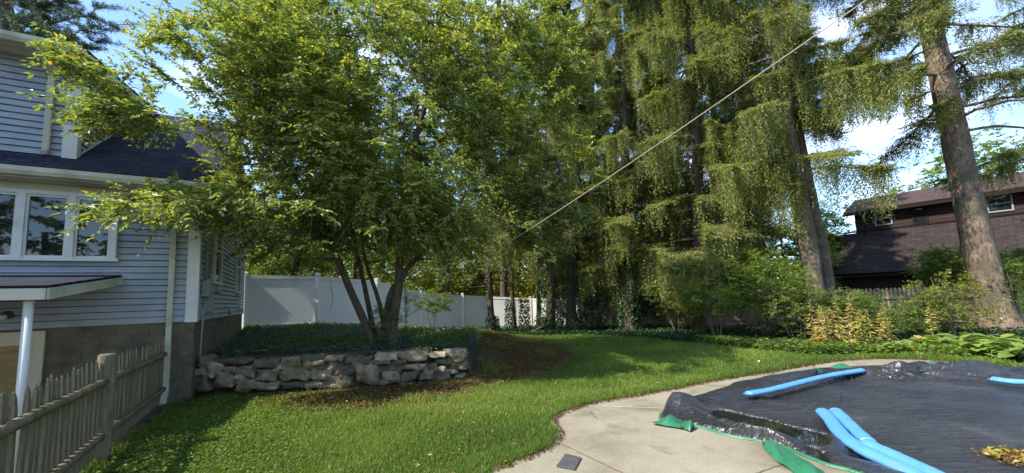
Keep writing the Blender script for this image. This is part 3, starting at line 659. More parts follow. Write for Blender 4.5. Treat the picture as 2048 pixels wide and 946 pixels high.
# utilities on the side wall
g = MB(); pbox(g, SP, .36, .62, 1.82, 2.12, .02, .14); mt_ = g.build('meter_box', MT['grey'], house, bevel=.01)
g = MB(); c0 = SP(.86, 1.95, .14); g.tube([c0-d1*.12, c0+d1*.02], .085, 20); g.tube([c0+d1*.02, c0+d1*.09, c0+d1*.11], [.075, .07, .04], 20); g.build('electric_meter', MT['grey'], house)
g = MB(); pbox(g, SP, .80, 1.0, 1.52, 1.80, .02, .12); g.build('junction_box', MT['grey'], house, bevel=.008); g = MB(); pbox(g, SP, .30, .42, 1.48, 1.60, .02, .09); g.build('junction_box', MT['grey'], house, bevel=.008)
g = MB(); g.tube([SP(.49, 2.12, .06), SP(.49, 3.7, .05)], .022, 8); g.tube([SP(.49, 1.82, .07), SP(.45, 1.6, .06), SP(.36, 1.5, .06), SP(.30, .4, .04)], .016, 8)
g.tube([SP(1.0, 3.7, .03), SP(.98, 2.9, .05), SP(1.02, 2.3, .03), SP(.9, 2.05, .09)], .013, 6); g.tube([SP(.86, 1.86, .09), SP(.92, 1.6, .06), SP(.8, 1.45, .1), SP(1.0, 1.40, .12), SP(1.05, 1.55, .06)], .012, 6)
g.build('conduit', MT['grey'], house)
g = MB(); g.tube([SP(3.0, 1.60, .02), SP(3.0, 1.60, .12), SP(3.0, 1.40, .13)], .025, 8); g.build('spigot', MT['grey'], house); g = MB(); g.tube([SP(5.4, 1.50, .02), SP(5.4, 1.50, .14), SP(5.7, 1.46, .14)], .02, 8); g.build('spigot', MT['grey'], house)
# basement door under the little roof
g = MB(); D0, D1 = 1.80, 2.95
pbox(g, FP, D0, D0+.10, -.72, 1.335, .0, .045); pbox(g, FP, D1-.1, D1, -.72, 1.335, .0, .045); pbox(g, FP, D0+.1, D1-.1, 1.235, 1.335, .0, .043)
df = g.build('door_frame', MT['door'], house)
g = MB(); pbox(g, FP, D0+.10, D1-.10, -.70, 1.235, -.05, .008)
pbox(g, FP, D0+.10, D0+.19, -.70, 1.235, .008, .02); pbox(g, FP, D1-.19, D1-.10, -.70, 1.235, .008, .02)
for zz in (-.7, .12, .22, 1.135): pbox(g, FP, D0+.19, D1-.19, zz, zz+.1, .008, .0195)
bd = g.build('door', MT['door'], df)
g = MB(); pbox(g, FP, D0+.19, D1-.19, .32, 1.135, .008, .013); g.build('door_window', MT['doorglass'], bd)
g = MB(); g.tube([FP(D0+.15, .16, .02), FP(D0+.15, .16, .07)], .03, 12); g.build('handle', MT['grey'], bd)
# porch roof with one post
pr = MB(); p0 = FP(.98, 2.20, .0); PJ = 2.2; R1 = 6.0
wl, wr = FP(R1, 2.20, .01), FP(.98, 2.20, .01); fl, fr = FP(R1, 1.93, PJ), FP(.98, 1.93, PJ)
roofsheet(pr, fr, fl, wl, wr, .03); prf = pr.build('porch_roof', MT['shingle'], house)
g = MB(); g.obox(fr-UP*.035+nF*.002, fl-fr, nF*.025, -UP*.13); e = wr-fr; g.obox(fr-UP*.035+d1*.002, e, d1*.022, -UP*.13)
g.obox(fr-UP*.033-nF*.04, fl-fr, -nF*.02, UP*.01)
g.build('fascia', MT['gutter'], prf)
g = MB(); g.add([fr-UP*.155, fl-UP*.155, wl-UP*.155, wr-UP*.155], [(0, 1, 2, 3)]); g.build('porch_ceiling', MT['gutter'], prf)
g = MB(); pt = FP(1.16, 1.80, PJ-.12); g.tube([pt-UP*.06, pt-UP*.055], .06, 16); g.tube([pt-UP*0, pt-UP*2.5], .042, 16); g.build('porch_post', MT['trim'], prf)
g = MB(); lc = FP(2.2, 1.56, .26); g.tube([FP(2.2, 1.60, .02), FP(2.2, 1.60, .05)], .06, 14); g.tube([FP(2.2, 1.60, .05), FP(2.2, 1.62, .2)], .014, 6); g.tube([lc+UP*.07, lc+UP*.03], [.03, .09], 14); pl = g.build('wall_lamp', MT['dark'], house)
g = MB(); n_ = 10; g.tube([lc+UP*(.045-.09*i/n_) for i in range(n_+1)], [.088*math.sqrt(max(.02, 1-((i/n_-.35)/.66)**2)) for i in range(n_+1)], 18); g.build('globe', MT['lamp'], pl)

# ================================================================ PICKET FENCE (near left)
pf = empty('picket_fence', (*PK[1], 0), 'weathered grey-brown wooden picket fence sloping up to the house corner', 'fence')
SUN_ = None
def picket_mesh(seed):
    r = random.Random(seed); m = MB(); w = .040; d = .022; H_ = 1.03
    ys = [0, H_-.15, H_-.06, H_-.025, H_-.0]; ws = [1, 1, .78, .45, .12]; vs = []
    for y_, k in zip(ys, ws):
        j = r.uniform(-.002, .002); vs += [(-w*k+j, 0, y_), (w*k+j, 0, y_), (w*k*.8+j, -d*k, y_), (-w*k*.8+j, -d*k, y_)]
    fs = [(i*4+j, i*4+(j+1) % 4, i*4+4+(j+1) % 4, i*4+4+j) for i in range(4) for j in range(4)]+[(16, 17, 18, 19), (3, 2, 1, 0)]
    return m.add(vs, fs)
def fence_post(parent, p, h, r_=.075, base=-.25, mat='wood', name='post', ztop=None):
    m = MB(); k = 9; m.tube([(p[0]+random.uniform(-.004, .004), p[1], p[2]+base+(h-base)*i/k) for i in range(k)]+[(p[0], p[1], p[2]+h-.02), (p[0], p[1], p[2]+h)], [r_*random.uniform(.96, 1.04) for _ in range(k+1)]+[r_*.85], 16)
    return m.build(name, MT[mat], parent)
pkm = []
def gz(x, y, side=.3): return H1(x, y)
for P0, P1, npk, sx in ((PK[0], PK[1], 30, 0), (PK[1], PK[2], 26, .10)):
    e = P1-P0; Lf = np.linalg.norm(e); e3 = np.array([*e/Lf, 0]); nn = np.array([e3[1], -e3[0], 0])   # nn faces the lawn
    for j in range(npk):
        f = (j+.65)/npk; q = P0+e*f; z0 = .05+random.uniform(-.012, .012); q = np.array([*q, z0])-nn*.045
        if j < 5 and P0 is not PK[0] and False: continue
        key = j % 6
        if len(pkm) <= key:
            o = picket_mesh(key).build('picket', MT['wood'], pf, origin=(0, 0, 0)); pkm.append(o)
        else:
            o = pkm[key].copy(); COL.objects.link(o); o.parent = pf
        o.location = Vector(q)-pf.location; o.rotation_euler = (random.uniform(-.015, .015), random.uniform(-.03, .03), math.atan2(e3[1], e3[0])+random.uniform(-.06, .06))
        o.scale = (random.uniform(.85, 1.12), 1, random.uniform(.975, 1.02))
    for zz in (.26, .84):
        m = MB(); k = 12; A_ = np.array([*P0, zz]); B_ = np.array([*P1, zz])
        m.tube([A_+(B_-A_)*i/k+nn*random.uniform(-.002, .004)+UP*random.uniform(-.006, .006) for i in range(k+1)], [random.uniform(.036, .042) for _ in range(k+1)], 6, flat=1.1)
        m.build('rail', MT['wood'], pf)
for P_ in PK: fence_post(pf, (*P_, 0), 1.13, .078, -.3)

# ================================================================ STONE WALL
sw_root = empty('stone_wall', (-3.56, 7.5, 0), 'low dry-stacked fieldstone retaining wall in front of the multi-stemmed tree', 'stone wall')
def stone_obj(c, w, h, d, seed, parent, mat, flat=False):
    r = random.Random(seed); bm = bmesh.new(); bmesh.ops.create_cube(bm, size=1)
    if not flat:
        for v in bm.verts: v.co += Vector((r.uniform(-.2, .2), r.uniform(-.1, .1), r.uniform(-.2, .2)))
    else:
        for v in bm.verts: v.co += Vector((r.uniform(-.08, .06), r.uniform(-.08, .08), r.uniform(-.12, .12)))
    bmesh.ops.bevel(bm, geom=list(bm.edges), offset=r.uniform(.15, .27) if not flat else .13, segments=2, profile=.5, affect='EDGES', clamp_overlap=True)
    bmesh.ops.subdivide_edges(bm, edges=list(bm.edges), cuts=3, use_grid_fill=True)
    xs = [v.co.x for v in bm.verts]; zs_ = [v.co.z for v in bm.verts]; sx = 1/(max(xs)-min(xs)); sz = 1/(max(zs_)-min(zs_))
    for v in bm.verts:
        v.co.x *= sx*w; v.co.z *= sz*h; v.co.y *= d
        q = v.co*9+Vector((seed*3.1, 0, seed)); nz = noise.noise(q)*.045+noise.noise(q*2.6)*.024+noise.noise(q*.45)*.05+noise.noise(q*6)*.009
        v.co += v.co.normalized()*nz*min(1.2, (w+h)/.35)
    me = bpy.data.meshes.new('stone'); bm.to_mesh(me); bm.free(); me.polygons.foreach_set('use_smooth', [True]*len(me.polygons))
    me.transform(Matrix.Rotation(r.uniform(-.04, .04), 4, 'Y')); me.transform(Matrix.Translation(Vector(c)))
    return link('stone', me, MT[mat], parent)
def wallYpx(px, py): # depth of the wall face on this column of the photo
    Y = 7.3
    for _ in range(6): q = at(px, py, Y); Y = float(wallY(q[0]))
    return Y
def b2(x0, x1, y0, y1): return (x0/2, x1/2, 473+y0/2, 473+y1/2)
def b4(x0, x1, y0, y1): return (512+x0/2, 512+x1/2, 473+y0/2, 473+y1/2)
ST = [b2(742, 815, 475, 530), b2(738, 800, 530, 564), b2(735, 842, 563, 628), b2(800, 890, 502, 560), b2(843, 937, 547, 610), b2(868, 985, 490, 514), b2(895, 950, 520, 550), b2(948, 1026, 505, 570),
      b2(935, 1024, 570, 620), b2(935, 975, 552, 580), b4(-4, 95, 487, 530), b4(0, 88, 528, 580), b4(0, 92, 580, 614), b4(95, 180, 485, 520), b4(84, 210, 505, 586), b4(178, 274, 468, 502), b4(206, 306, 522, 586),
      b4(192, 232, 505, 534), b4(205, 272, 496, 516), b4(244, 292, 511, 532), b4(270, 352, 474, 502), b4(288, 332, 500, 516), b4(290, 410, 514, 568), b4(264, 387, 556, 610), b4(328, 412, 498, 518), b4(350, 418, 478, 506),
      b4(390, 505, 510, 604), b4(413, 462, 483, 510), b4(482, 567, 464, 496), b4(486, 580, 511, 541), b4(500, 572, 528, 592), b4(468, 545, 494, 512), b4(568, 682, 462, 499), b4(566, 645, 534, 586), b4(576, 642, 508, 536),
      b4(636, 678, 510, 542), b4(642, 708, 538, 578), b4(713, 778, 484, 518), b4(674, 722, 506, 528), b4(694, 756, 518, 542), b4(752, 838, 449, 482), b4(772, 842, 476, 499), b4(768, 845, 512, 536), b4(712, 805, 532, 552),
      b4(795, 838, 550, 578), b4(685, 758, 465, 487), b4(100, 200, 582, 612), b4(200, 268, 584, 610), b4(540, 600, 494, 514), b4(780, 840, 497, 514), b4(706, 770, 548, 574), b4(575, 625, 582, 600), b4(36, 98, 510, 532)]
random.seed(11)
for i, (xa, xb, ya, yb) in enumerate(ST):
    Y = wallYpx((xa+xb)/2, (ya+yb)/2)+random.uniform(-.05, .06); a = at(xa, (ya+yb)/2, Y); b_ = at(xb, (ya+yb)/2, Y); t_ = at((xa+xb)/2, ya, Y); u_ = at((xa+xb)/2, yb, Y)
    w = (b_[0]-a[0])*1.03; h = (t_[2]-u_[2])*1.02; d = random.uniform(.24, .36); c = (a+b_)/2; flat = w/h > 2.3
    stone_obj((c[0], Y+d/2-.03, (t_[2]+u_[2])/2), w, h, d, i+1, sw_root, ['stone', 'stone', 'stone2', 'stone3'][random.choice([0, 1, 2, 3, 3])], flat)
bk = MB()
for i in range(70):     # small packing stones behind the face, as one part
    pass
V_ = []; F_ = []
fill = MB()
xs = np.linspace(-5.75, -1.0, 90)
for i, (a, b_) in enumerate(zip(xs[:-1], xs[1:])):
    for j in range(7):
        zz = j*.092; 
        if zz > .60-.1*max(0, (a+2.4)/1.4): continue
        yy = wallY(a)+.17+rng.uniform(-.03, .04); fill.obox((a, yy, zz), (b_-a+.02, rng.uniform(-.03, .03), rng.uniform(-.02, .02)), (0, .2, 0), (rng.uniform(-.01, .01), 0, .1))
fill.build('packing_rubble', MT['soil'], sw_root)

# ================================================================ WHITE VINYL FENCE
wf = empty('vinyl_fence', (-9.25, 13.3, .86), 'tall white vinyl privacy fence behind the tree, running back from the house corner', 'fence')
FPn = [(-9.28, 13.3, .84, 2.69), (-7.2, 14.2, .77, 2.62), (-5.42, 15.3, .62, 2.43), (-4.45, 18.6, .25, 1.97), (-2.72, 20.7, -.08, 1.80), (-1.42, 21.6, -.15, 1.70), (.95, 21.9, -.2, 1.50), (3.75, 21.3, -.2, 1.42)]
for i, (a, b_) in enumerate(zip(FPn[:-1], FPn[1:])):
    A_ = np.array(a[:2]+(0,)); B_ = np.array(b_[:2]+(0,)); e = B_-A_; n3 = np.array([e[1], -e[0], 0])/np.linalg.norm(e[:2])
    p = MB()
    def fp(f, z, o=0): return A_+e*f+n3*o+UP*z
    z0a, z0b, z1a, z1b = a[2], b_[2], a[3], b_[3]
    nb = max(6, int(np.linalg.norm(e)/.28))
    for k in range(nb):
        f0, f1 = k/nb, (k+1)/nb
        za, zb_ = z0a+(z0b-z0a)*f0+.1, z1a+(z1b-z1a)*f0-.1
        za2, zb2 = z0a+(z0b-z0a)*f1+.1, z1a+(z1b-z1a)*f1-.1
        vs = [fp(f0, za, .011), fp(f1, za2, .011), fp(f1, zb2, .011), fp(f0, zb_, .011), fp(f0, za, -.011), fp(f1, za2, -.011), fp(f1, zb2, -.011), fp(f0, zb_, -.011)]
        p.add(vs, [(0, 1, 2, 3), (7, 6, 5, 4), (0, 4, 5, 1), (3, 2, 6, 7), (0, 3, 7, 4), (1, 5, 6, 2)])
    p.build('panel', MT['white'], wf)
    for (za, zb_) in ((z0a+.02, z0b+.02), (z1a-.12, z1b-.12)):
        q = MB(); q.obox(fp(0, za, -.028), fp(1, zb_, -.028)-fp(0, za, -.028), n3*.056, UP*.12); q.build('rail', MT['white'], wf)
for i, a in enumerate(FPn):
    q = MB(); w = .064; q.obox((a[0]-w, a[1]-w, a[2]-.4), (2*w, 0, 0), (0, 2*w, 0), (0, 0, a[3]-a[2]+.45))
    q.extr([(-w-.012, 0), (w+.012, 0), (w+.012, .03), (0, .075), (-w-.012, .03)], (a[0], a[1]-w-.012, a[3]+.05), (1, 0, 0), (0, 0, 1), (0, 2*w+.024, 0)); q.build('post', MT['white'], wf)

# ================================================================ TAN PICKET FENCE (back right)
tf = empty('stockade_fence', (9, 17, 0), 'old tan picket fence with horizontal rails behind the shrubs at the back right', 'fence')
TF = [(3.85, 21.2, 1.42), (6.4, 19.2, 1.5), (9.0, 17.2, 1.52), (11.6, 15.0, 1.52), (13.6, 13.1, 1.50), (16.2, 12.6, 1.46), (18.8, 12.3, 1.45), (21.4, 12.0, 1.45), (24, 11.7, 1.45)]
for a, b_ in zip(TF[:-1], TF[1:]):
    A_ = np.array([a[0], a[1], 0.]); B_ = np.array([b_[0], b_[1], 0.]); e = B_-A_; Lf = np.linalg.norm(e); n3 = np.array([e[1], -e[0], 0])/Lf; u = e/Lf
    p = MB(); k = int(Lf/.105)
    for i in range(k):
        f = i/k; q = A_+e*f; top = a[2]+(b_[2]-a[2])*f+rng.uniform(-.02, .02)-.03; w = .088
        o = q-UP*.35; h0 = top+.35-.07
        p.add([o, o+u*w, o+u*w+UP*h0, o+u*w*.72+UP*(h0+.05), o+u*w*.5+UP*(h0+.065), o+u*w*.28+UP*(h0+.05), o+UP*h0]+[v-n3*.018 for v in (o, o+u*w, o+u*w+UP*h0, o+u*w*.72+UP*(h0+.05), o+u*w*.5+UP*(h0+.065), o+u*w*.28+UP*(h0+.05), o+UP*h0)],
              [(0, 1, 2, 3, 4, 5, 6), (13, 12, 11, 10, 9, 8, 7)]+[(i2, (i2+1) % 7, 7+(i2+1) % 7, 7+i2) for i2 in range(7)])
    p.build('pickets', MT['tan'], tf)
    for zz in (.28, 1.08):
        q = MB(); q.obox(A_+UP*zz+n3*.003, e, n3*.05, UP*.085); q.build('rail', MT['tan'], tf)
for a in TF: fence_post(tf, (a[0], a[1]-.09, 0), a[2]+.06, .075, -.4, 'tan')

# ================================================================ BROWN HOUSE (behind the fence)
HB = np.array([22.6, 25.0, 0]); he = np.array([.625, -.781, 0]); hn = np.array([-.781, -.625, 0]); SB = 19.0
def BP(s, z, o=0): return HB+he*s+hn*o+UP*z
bh = empty('brown_house', BP(0, 0), 'dark brown clapboard house with sloping shingle roofs beyond the tan fence', 'house')
g = MB(); uvwall(g, BP, 0, SB, 4.7, 6.5, 0); g.add([BP(0, 0, 0), BP(0, 0, -7), BP(0, 6.4, -7), BP(0, 7.6, -3.5), BP(0, 6.4, 0)], [(0, 1, 2, 3, 4)], uv=[(0, 0), (7, 0), (7, 6.4), (3.5, 7.6), (0, 6.4)])
uvwall(g, BP, -2.3, SB, -.3, 2.4, 2.35); uvwall(g, lambda s, z, o: BP(-2.3, z, s), 0, 2.35, -.3, 2.4, 0); g.add([BP(-2.3, 2.4, 0), BP(-2.3, 2.4, 2.35), BP(-2.3, 4.8, 0)], [(0, 1, 2)])
g.add([BP(-2.3, -.3, 0), BP(0, -.3, 0), BP(0, 4.9, 0), BP(-2.3, 4.9, 0)], [(0, 1, 2, 3)])
wb_ = g.build('wall', MT['clap'], bh)
g = MB(); roofsheet(g, BP(-2.5, 2.30, 3.0), BP(SB, 2.30, 3.0), BP(SB, 5.0, -.02), BP(-2.5, 5.0, -.02), .14); g.build('lower_roof', MT['brownroof'], bh)
g = MB(); roofsheet(g, BP(-.45, 6.35, .55), BP(SB, 6.35, .55), BP(SB, 7.75, -3.5), BP(-.45, 7.75, -3.5), .16); roofsheet(g, BP(SB, 6.35, -7.5), BP(-.45, 6.35, -7.5), BP(-.45, 7.75, -3.5), BP(SB, 7.75, -3.5), .16); g.build('upper_roof', MT['redroof'], bh)
g = MB(); pbox(g, BP, -.5, SB, 6.10, 6.26, .50, .56); pbox(g, BP, -2.55, SB, 2.05, 2.2, 2.95, 3.0); pbox(g, BP, -2.4, SB, 5.02, 5.09, .0, .04); g.build('fascia', MT['clap'], bh)
for s0, s1, z0, z1, open_ in ((.95, 1.75, 5.3, 6.15, 1), (2.6, 3.25, 5.12, 6.15, 0), (5.45, 6.35, 5.25, 6.15, 1), (9, 10, 5.25, 6.15, 1)):
    g = MB(); fw = .07; m_ = 'grey' if open_ else 'clap'
    pbox(g, BP, s0, s0+fw, z0, z1, .0, .06); pbox(g, BP, s1-fw, s1, z0, z1, .0, .06); pbox(g, BP, s0+fw, s1-fw, z0, z0+fw, .0, .06); pbox(g, BP, s0+fw, s1-fw, z1-fw, z1, .0, .06); pbox(g, BP, s0+fw, s1-fw, (z0+z1)/2-.03, (z0+z1)/2+.03, .0, .05)
    w_ = g.build('window', MT[m_], bh); g = MB(); pbox(g, BP, s0+.05, s1-.05, z0+.05, z1-.05, .005, .02); g.build('pane', MT['glass'], w_)

# ================================================================ SMALL THINGS
g = MB(); sq = [gnd(*p, .034) for p in [(1113, 934), (1131, 909), (1163, 917), (1150, 941)]]; g.add([*sq]+[q+UP*.012 for q in sq], [(0, 1, 2, 3), (4, 5, 6, 7), (0, 1, 5, 4), (1, 2, 6, 5), (2, 3, 7, 6), (3, 0, 4, 7)])
tag(g.build('slate_tile', MT['slate'], origin=sq[0], bevel=.002), 'dark square slate tile lying on the concrete patio near the lawn edge', 'tile')
q0 = gnd(481, 661, .78); bm = bmesh.new(); bmesh.ops.create_grid(bm, x_segments=14, y_segments=9, size=.5)
for v in bm.verts:
    v.co.x *= .62; v.co.y *= .42; v.co.z = .05+.045*noise.noise(v.co*9)+.05*max(0, noise.noise(v.co*3+Vector((2, 1, 0)))); v.co += Vector(q0)
me = bpy.data.meshes.new('plastic_sheet'); bm.to_mesh(me); bm.free(); o = link('plastic_sheet', me, MT['paper'], origin=q0); o.modifiers.new('s', 'SOLIDIFY').thickness = .004
tag(o, 'crumpled white plastic sheet on the ground at the far house corner', 'sheet')
# clothesline
A_ = at(985, 505, 8.0); B_ = np.array([2.1, 2.2, 3.85]); B_ = at(1737, -3, 3.0); B2 = B_+(B_-at(1400, 228, 6.0))/np.linalg.norm(B_-at(1400, 228, 6.0))*6
g = MB(); k = 50; g.tube([A_+(B_-A_)*(i/k)-UP*.05*math.sin(math.pi*min(1, i/k)) for i in range(k)]+[B_+(B2-B_)*t for t in (0, .5, 1)], [.0055-.0007*min(1, i/50) for i in range(k+3)], 6)
tag(g.build('clothesline', MT['rope'], origin=A_), 'pale rope clothesline stretched diagonally across the yard into the leafy tree', 'clothesline')
# cable hanging on the white fence
g = MB(); g.tube([at(661, 556, 14.25), at(662, 575, 14.25), at(666, 595, 14.25), at(663, 612, 14.25), at(660, 621, 14.25)], .008, 6)
tag(g.build('hanging_cord', MT['dark'], origin=at(661, 556, 14.25)), 'thin dark cord dangling from the top of the white vinyl fence', 'cord')
# logs / border pieces in the bed
for (pa, pb, r_, nm, lab) in (((1462, 688), (1572, 692), .035, 'border_pipe', 'black pipe lying along the bed edge below the back shrubs'), ((1075, 668), (1100, 648), .03, 'fallen_branch', 'bare fallen branch leaning in the ivy by the white fence')):
    a, b_ = gnd(*pa, .05), gnd(*pb, .05)
    if nm == 'fallen_branch': a = at(1062, 664, 16.5); b_ = at(1098, 648, 17.0)
    g = MB(); g.tube([a+(b_-a)*i/7+UP*rng.uniform(-.01, .02) for i in range(8)], [r_*(1-.05*i) for i in range(8)], 8); tag(g.build(nm, MT['dark' if nm == 'border_pipe' else 'twig'], origin=a), lab, 'pipe' if nm == 'border_pipe' else 'branch')

# ================================================================ POOL COVER
cov = empty('pool_cover', (*CCEN, 0), 'wrinkled black pool cover with green hem spread over the pool and patio', 'pool cover')
CL = np.array(COVER+[COVER[0]]); seg = np.linalg.norm(np.diff(CL, axis=0), axis=1); cum = np.concatenate([[0], np.cumsum(seg)]); NT = 1500
tq = np.linspace(0, cum[-1], NT, endpoint=False); OX = np.interp(tq, cum, CL[:, 0]); OY = np.interp(tq, cum, CL[:, 1])
# ragged outline along the near-left edge
jag = smooth_noise(OX, OY, 5, 4)*.06+smooth_noise(OX, OY, 22, 5)*.015; dirx, diry = OX-CCEN[0], OY-CCEN[1]; dl = np.hypot(dirx, diry); OX = OX+dirx/dl*jag; OY = OY+diry/dl*jag
NRr = 210; rr = np.linspace(0, 1, NRr)**.75
X = CCEN[0]+(OX-CCEN[0])[None]*rr[:, None]; Y = CCEN[1]+(OY-CCEN[1])[None]*rr[:, None]
rn = np.random.default_rng(5)
PUDPX = [[(1418, 822), (1440, 818), (1480, 828), (1530, 838), (1580, 852), (1625, 862), (1660, 872), (1655, 890), (1625, 893), (1580, 880), (1540, 868), (1500, 862), (1460, 848), (1430, 834)], [(1604, 890), (1630, 895), (1655, 912), (1668, 928), (1645, 924), (1615, 906)]]
PUD = [[p+rng.normal(0, .004, 2) for p in chaikin([gnd(*p, .05)[:2] for p in pts], 2, True)] for pts in PUDPX]
def ridge(x): return 1-np.abs(x)*2
def cover_z(X, Y, RR):
    z = .062+0*X
    z = z-.13*sstep(.91, .70, RR)                        # sags onto the water inside the coping
    z = z+.012*sstep(.9, .97, RR)*smooth_noise(X, Y, 6, 8)
    # long tension wrinkles fanning from the far-left corner
    a = gnd(1690, 740)[:2]; ang = np.arctan2(Y-a[1], X-a[0]); dist = np.hypot(X-a[0], Y-a[1])
    w1 = (1-2.2*np.abs(np.sin(ang*23+3*smooth_noise(X, Y, .8, 9))))*.5+(1-2*np.abs(np.sin(ang*47+4*smooth_noise(X, Y, .6, 12))))*.3
    z = z+.034*w1*np.exp(-dist/4.5)*sstep(.1, .5, dist)*sstep(1, .93, RR)
    z = z+.012*(1-2.4*np.abs(np.sin(ang*61+5*smooth_noise(X, Y, 1.1, 19))))*sstep(.1, .6, dist)*np.exp(-dist/6)*sstep(1, .95, RR)
    b_ = gnd(1655, 850)[:2]; dx, dy = X-b_[0], Y-b_[1]    # wrinkles by the tube pair
    w2 = np.sin((dy*1.0-dx*.35)*34+2.5*smooth_noise(X, Y, 1.6, 14)); z = z+.017*w2*np.exp(-((dx-.9)/.9)**2-((dy)/.55)**2)
    z = z+.010*smooth_noise(X, Y, 3.2, 15)+.006*smooth_noise(X*.5+Y, Y*1.6-X*.3, 9, 16)
    # heavy crumples along the near-left edge and the far edge
    def crump(c, sx, sy, rot, amp, f, sd):
        nonlocal z
        ca, sa = math.cos(rot), math.sin(rot); u = (X-c[0])*ca+(Y-c[1])*sa; v = -(X-c[0])*sa+(Y-c[1])*ca
        e = np.exp(-(u/sx)**2-(v/sy)**2); n1 = smooth_noise(u*.55+v*.1, v, f, sd)
        n2 = smooth_noise(u*.6+v*.5, v-u*.2, f*2.3, sd+50)
        z = z+e*amp*(.25+1.1*np.clip(1-np.abs(n1)*2.6, 0, 1)**1.3+.16*np.clip(1-np.abs(n2)*2.6, 0, 1))
    c1 = gnd(1372, 832)[:2]; c2 = gnd(1440, 860)[:2]; c3 = gnd(1520, 888)[:2]
    crump(c1, .30, .22, .3, .19, 7, 21); crump(c2, .55, .15, math.atan2(c3[1]-c1[1], c3[0]-c1[0]), .085, 7, 22); crump(c3, .38, .14, -.7, .07, 7, 23)
    c4 = gnd(1790, 745)[:2]; c5 = gnd(1890, 745)[:2]; c6 = gnd(1990, 752)[:2]
    crump(c4, .80, .16, -.02, .08, 10, 24); crump(c5, .75, .18, -.15, .16, 9, 25); crump(c6, .9, .16, -.2, .08, 10, 26); crump(gnd(1925, 742)[:2], .28, .17, 0, .22, 8, 27)
    crump(gnd(1420, 805)[:2], .5, .16, .5, .035, 10, 28); crump(gnd(1560, 800)[:2], .9, .5, .3, .03, 6, 29); crump(gnd(1480, 835)[:2], .8, .12, -.35, .05, 16, 30)
    # hollows that hold the puddles
    for q, s in (((1500, 850), .30), ((1560, 868), .32), ((1450, 832), .22)):
        q = gnd(*q)[:2]; z = z-.035*np.exp(-((X-q[0])**2+(Y-q[1])**2)/s**2)
    for P_ in PUD:
        dd = seg_dist(X, Y, P_+[P_[0]]); ins = poly_in(X, Y, P_); z = np.where(ins, np.minimum(z, .046-.05*sstep(0, .12, dd)), np.maximum(z, .046+.02*sstep(0, .03, dd)-.12*sstep(.03, .25, dd)))
    return .046+(z-.046)*np.maximum(sstep(1.0, .982, RR), .0)
RR = np.repeat(rr[:, None], NT, 1); Z = cover_z(X, Y, RR)
V = np.stack([X.ravel(), Y.ravel(), Z.ravel()], 1); j = np.arange(NT); jn = (j+1) % NT
Fq = np.concatenate([np.stack([i*NT+j, (i+1)*NT+j, (i+1)*NT+jn, i*NT+jn], 1) for i in range(1, NRr-1)])
V[:NT] = V[:NT].mean(0)
Fq = np.concatenate([np.stack([np.zeros(NT, int), NT+j, NT+jn, np.zeros(NT, int)+0], 1)[:0], Fq])
Fc = np.stack([j, NT+j, NT+jn, jn], 1); V[:NT] = CCEN[0]+(OX-CCEN[0])[:, None].repeat(3, 1)*0+0; V[:NT, 0] = CCEN[0]+(OX-CCEN[0])*.004; V[:NT, 1] = CCEN[1]+(OY-CCEN[1])*.004; V[:NT, 2] = V[NT:2*NT, 2].mean()
link('cover_sheet', fast('cover_sheet', V, np.concatenate([Fc, Fq]), True), MT['tarp'], cov)
# green hem strip along the outline
hw = .016; O3 = np.stack([OX, OY, Z[-1]], 1); tang = np.roll(O3, -1, 0)-np.roll(O3, 1, 0); tang /= np.linalg.norm(tang, axis=1)[:, None]; nrm = np.stack([tang[:, 1], -tang[:, 0], np.zeros(NT)], 1)
if np.dot(nrm[0][:2], np.array([OX[0], OY[0]])-CCEN) < 0: nrm = -nrm
lift = .004+.008*np.maximum(0, smooth_noise(OX, OY, 11, 31))
V = np.concatenate([O3-nrm*.015+UP*.006, O3+nrm*hw*.5+UP*(lift[:, None]), O3+nrm*hw-UP*(O3[:, 2:3]-.035)*np.array([[0, 0, 1]])]); 
Fq = np.concatenate([np.stack([k*NT+j, k*NT+jn, (k+1)*NT+jn, (k+1)*NT+j], 1) for k in (0, 1)])
link('hem', fast('hem', V, Fq, True), MT['tarpgreen'], cov)
def flap(name, pts_px, lift, mat, parent, n=26, seed=1, thick=.004):
    """a loose fold of the sheet: rows of photo points on the ground (inner, outer), lifted in waves"""
    a = [gnd(*p[0], .04) for p in pts_px]; b_ = [gnd(*p[1], .04) for p in pts_px]; m = len(pts_px); vs = []
    A2 = chaikin(a, 2); B2_ = chaikin(b_, 2); K = len(A2)
    for i in range(K):
        for q in range(9):
            f = q/8; p = A2[i]*(1-f)+B2_[i]*f; w = math.sin(f*math.pi)*lift*(.6+.6*math.sin(i*.8+seed))+.018*noise.noise(Vector((i*.4, q*.5, seed))); p = p+UP*max(0.006, w+.012); vs.append(p)
    fs = [(i*9+q, i*9+q+1, i*9+q+10, i*9+q+9) for i in range(K-1) for q in range(8)]
    return link(name, fast(name, np.array(vs), np.array(fs), True), MT[mat], parent)
flap('hem_fold', [((1524, 888), (1526, 897)), ((1540, 880), (1536, 908)), ((1562, 893), (1556, 926)), ((1600, 918), (1592, 950)), ((1650, 946), (1640, 985))], .05, 'tarpgreen', cov, seed=2)
flap('hem_fold', [((1352, 838), (1303, 848)), ((1356, 842), (1328, 853)), ((1372, 846), (1364, 858)), ((1392, 856), (1380, 864))], .07, 'tarpgreen', cov, seed=4)
flap('hem_fold', [((1636, 749), (1632, 747)), ((1660, 741), (1655, 735)), ((1690, 739), (1690, 733)), ((1722, 739), (1722, 736))], .07, 'tarpgreen', cov, seed=1)
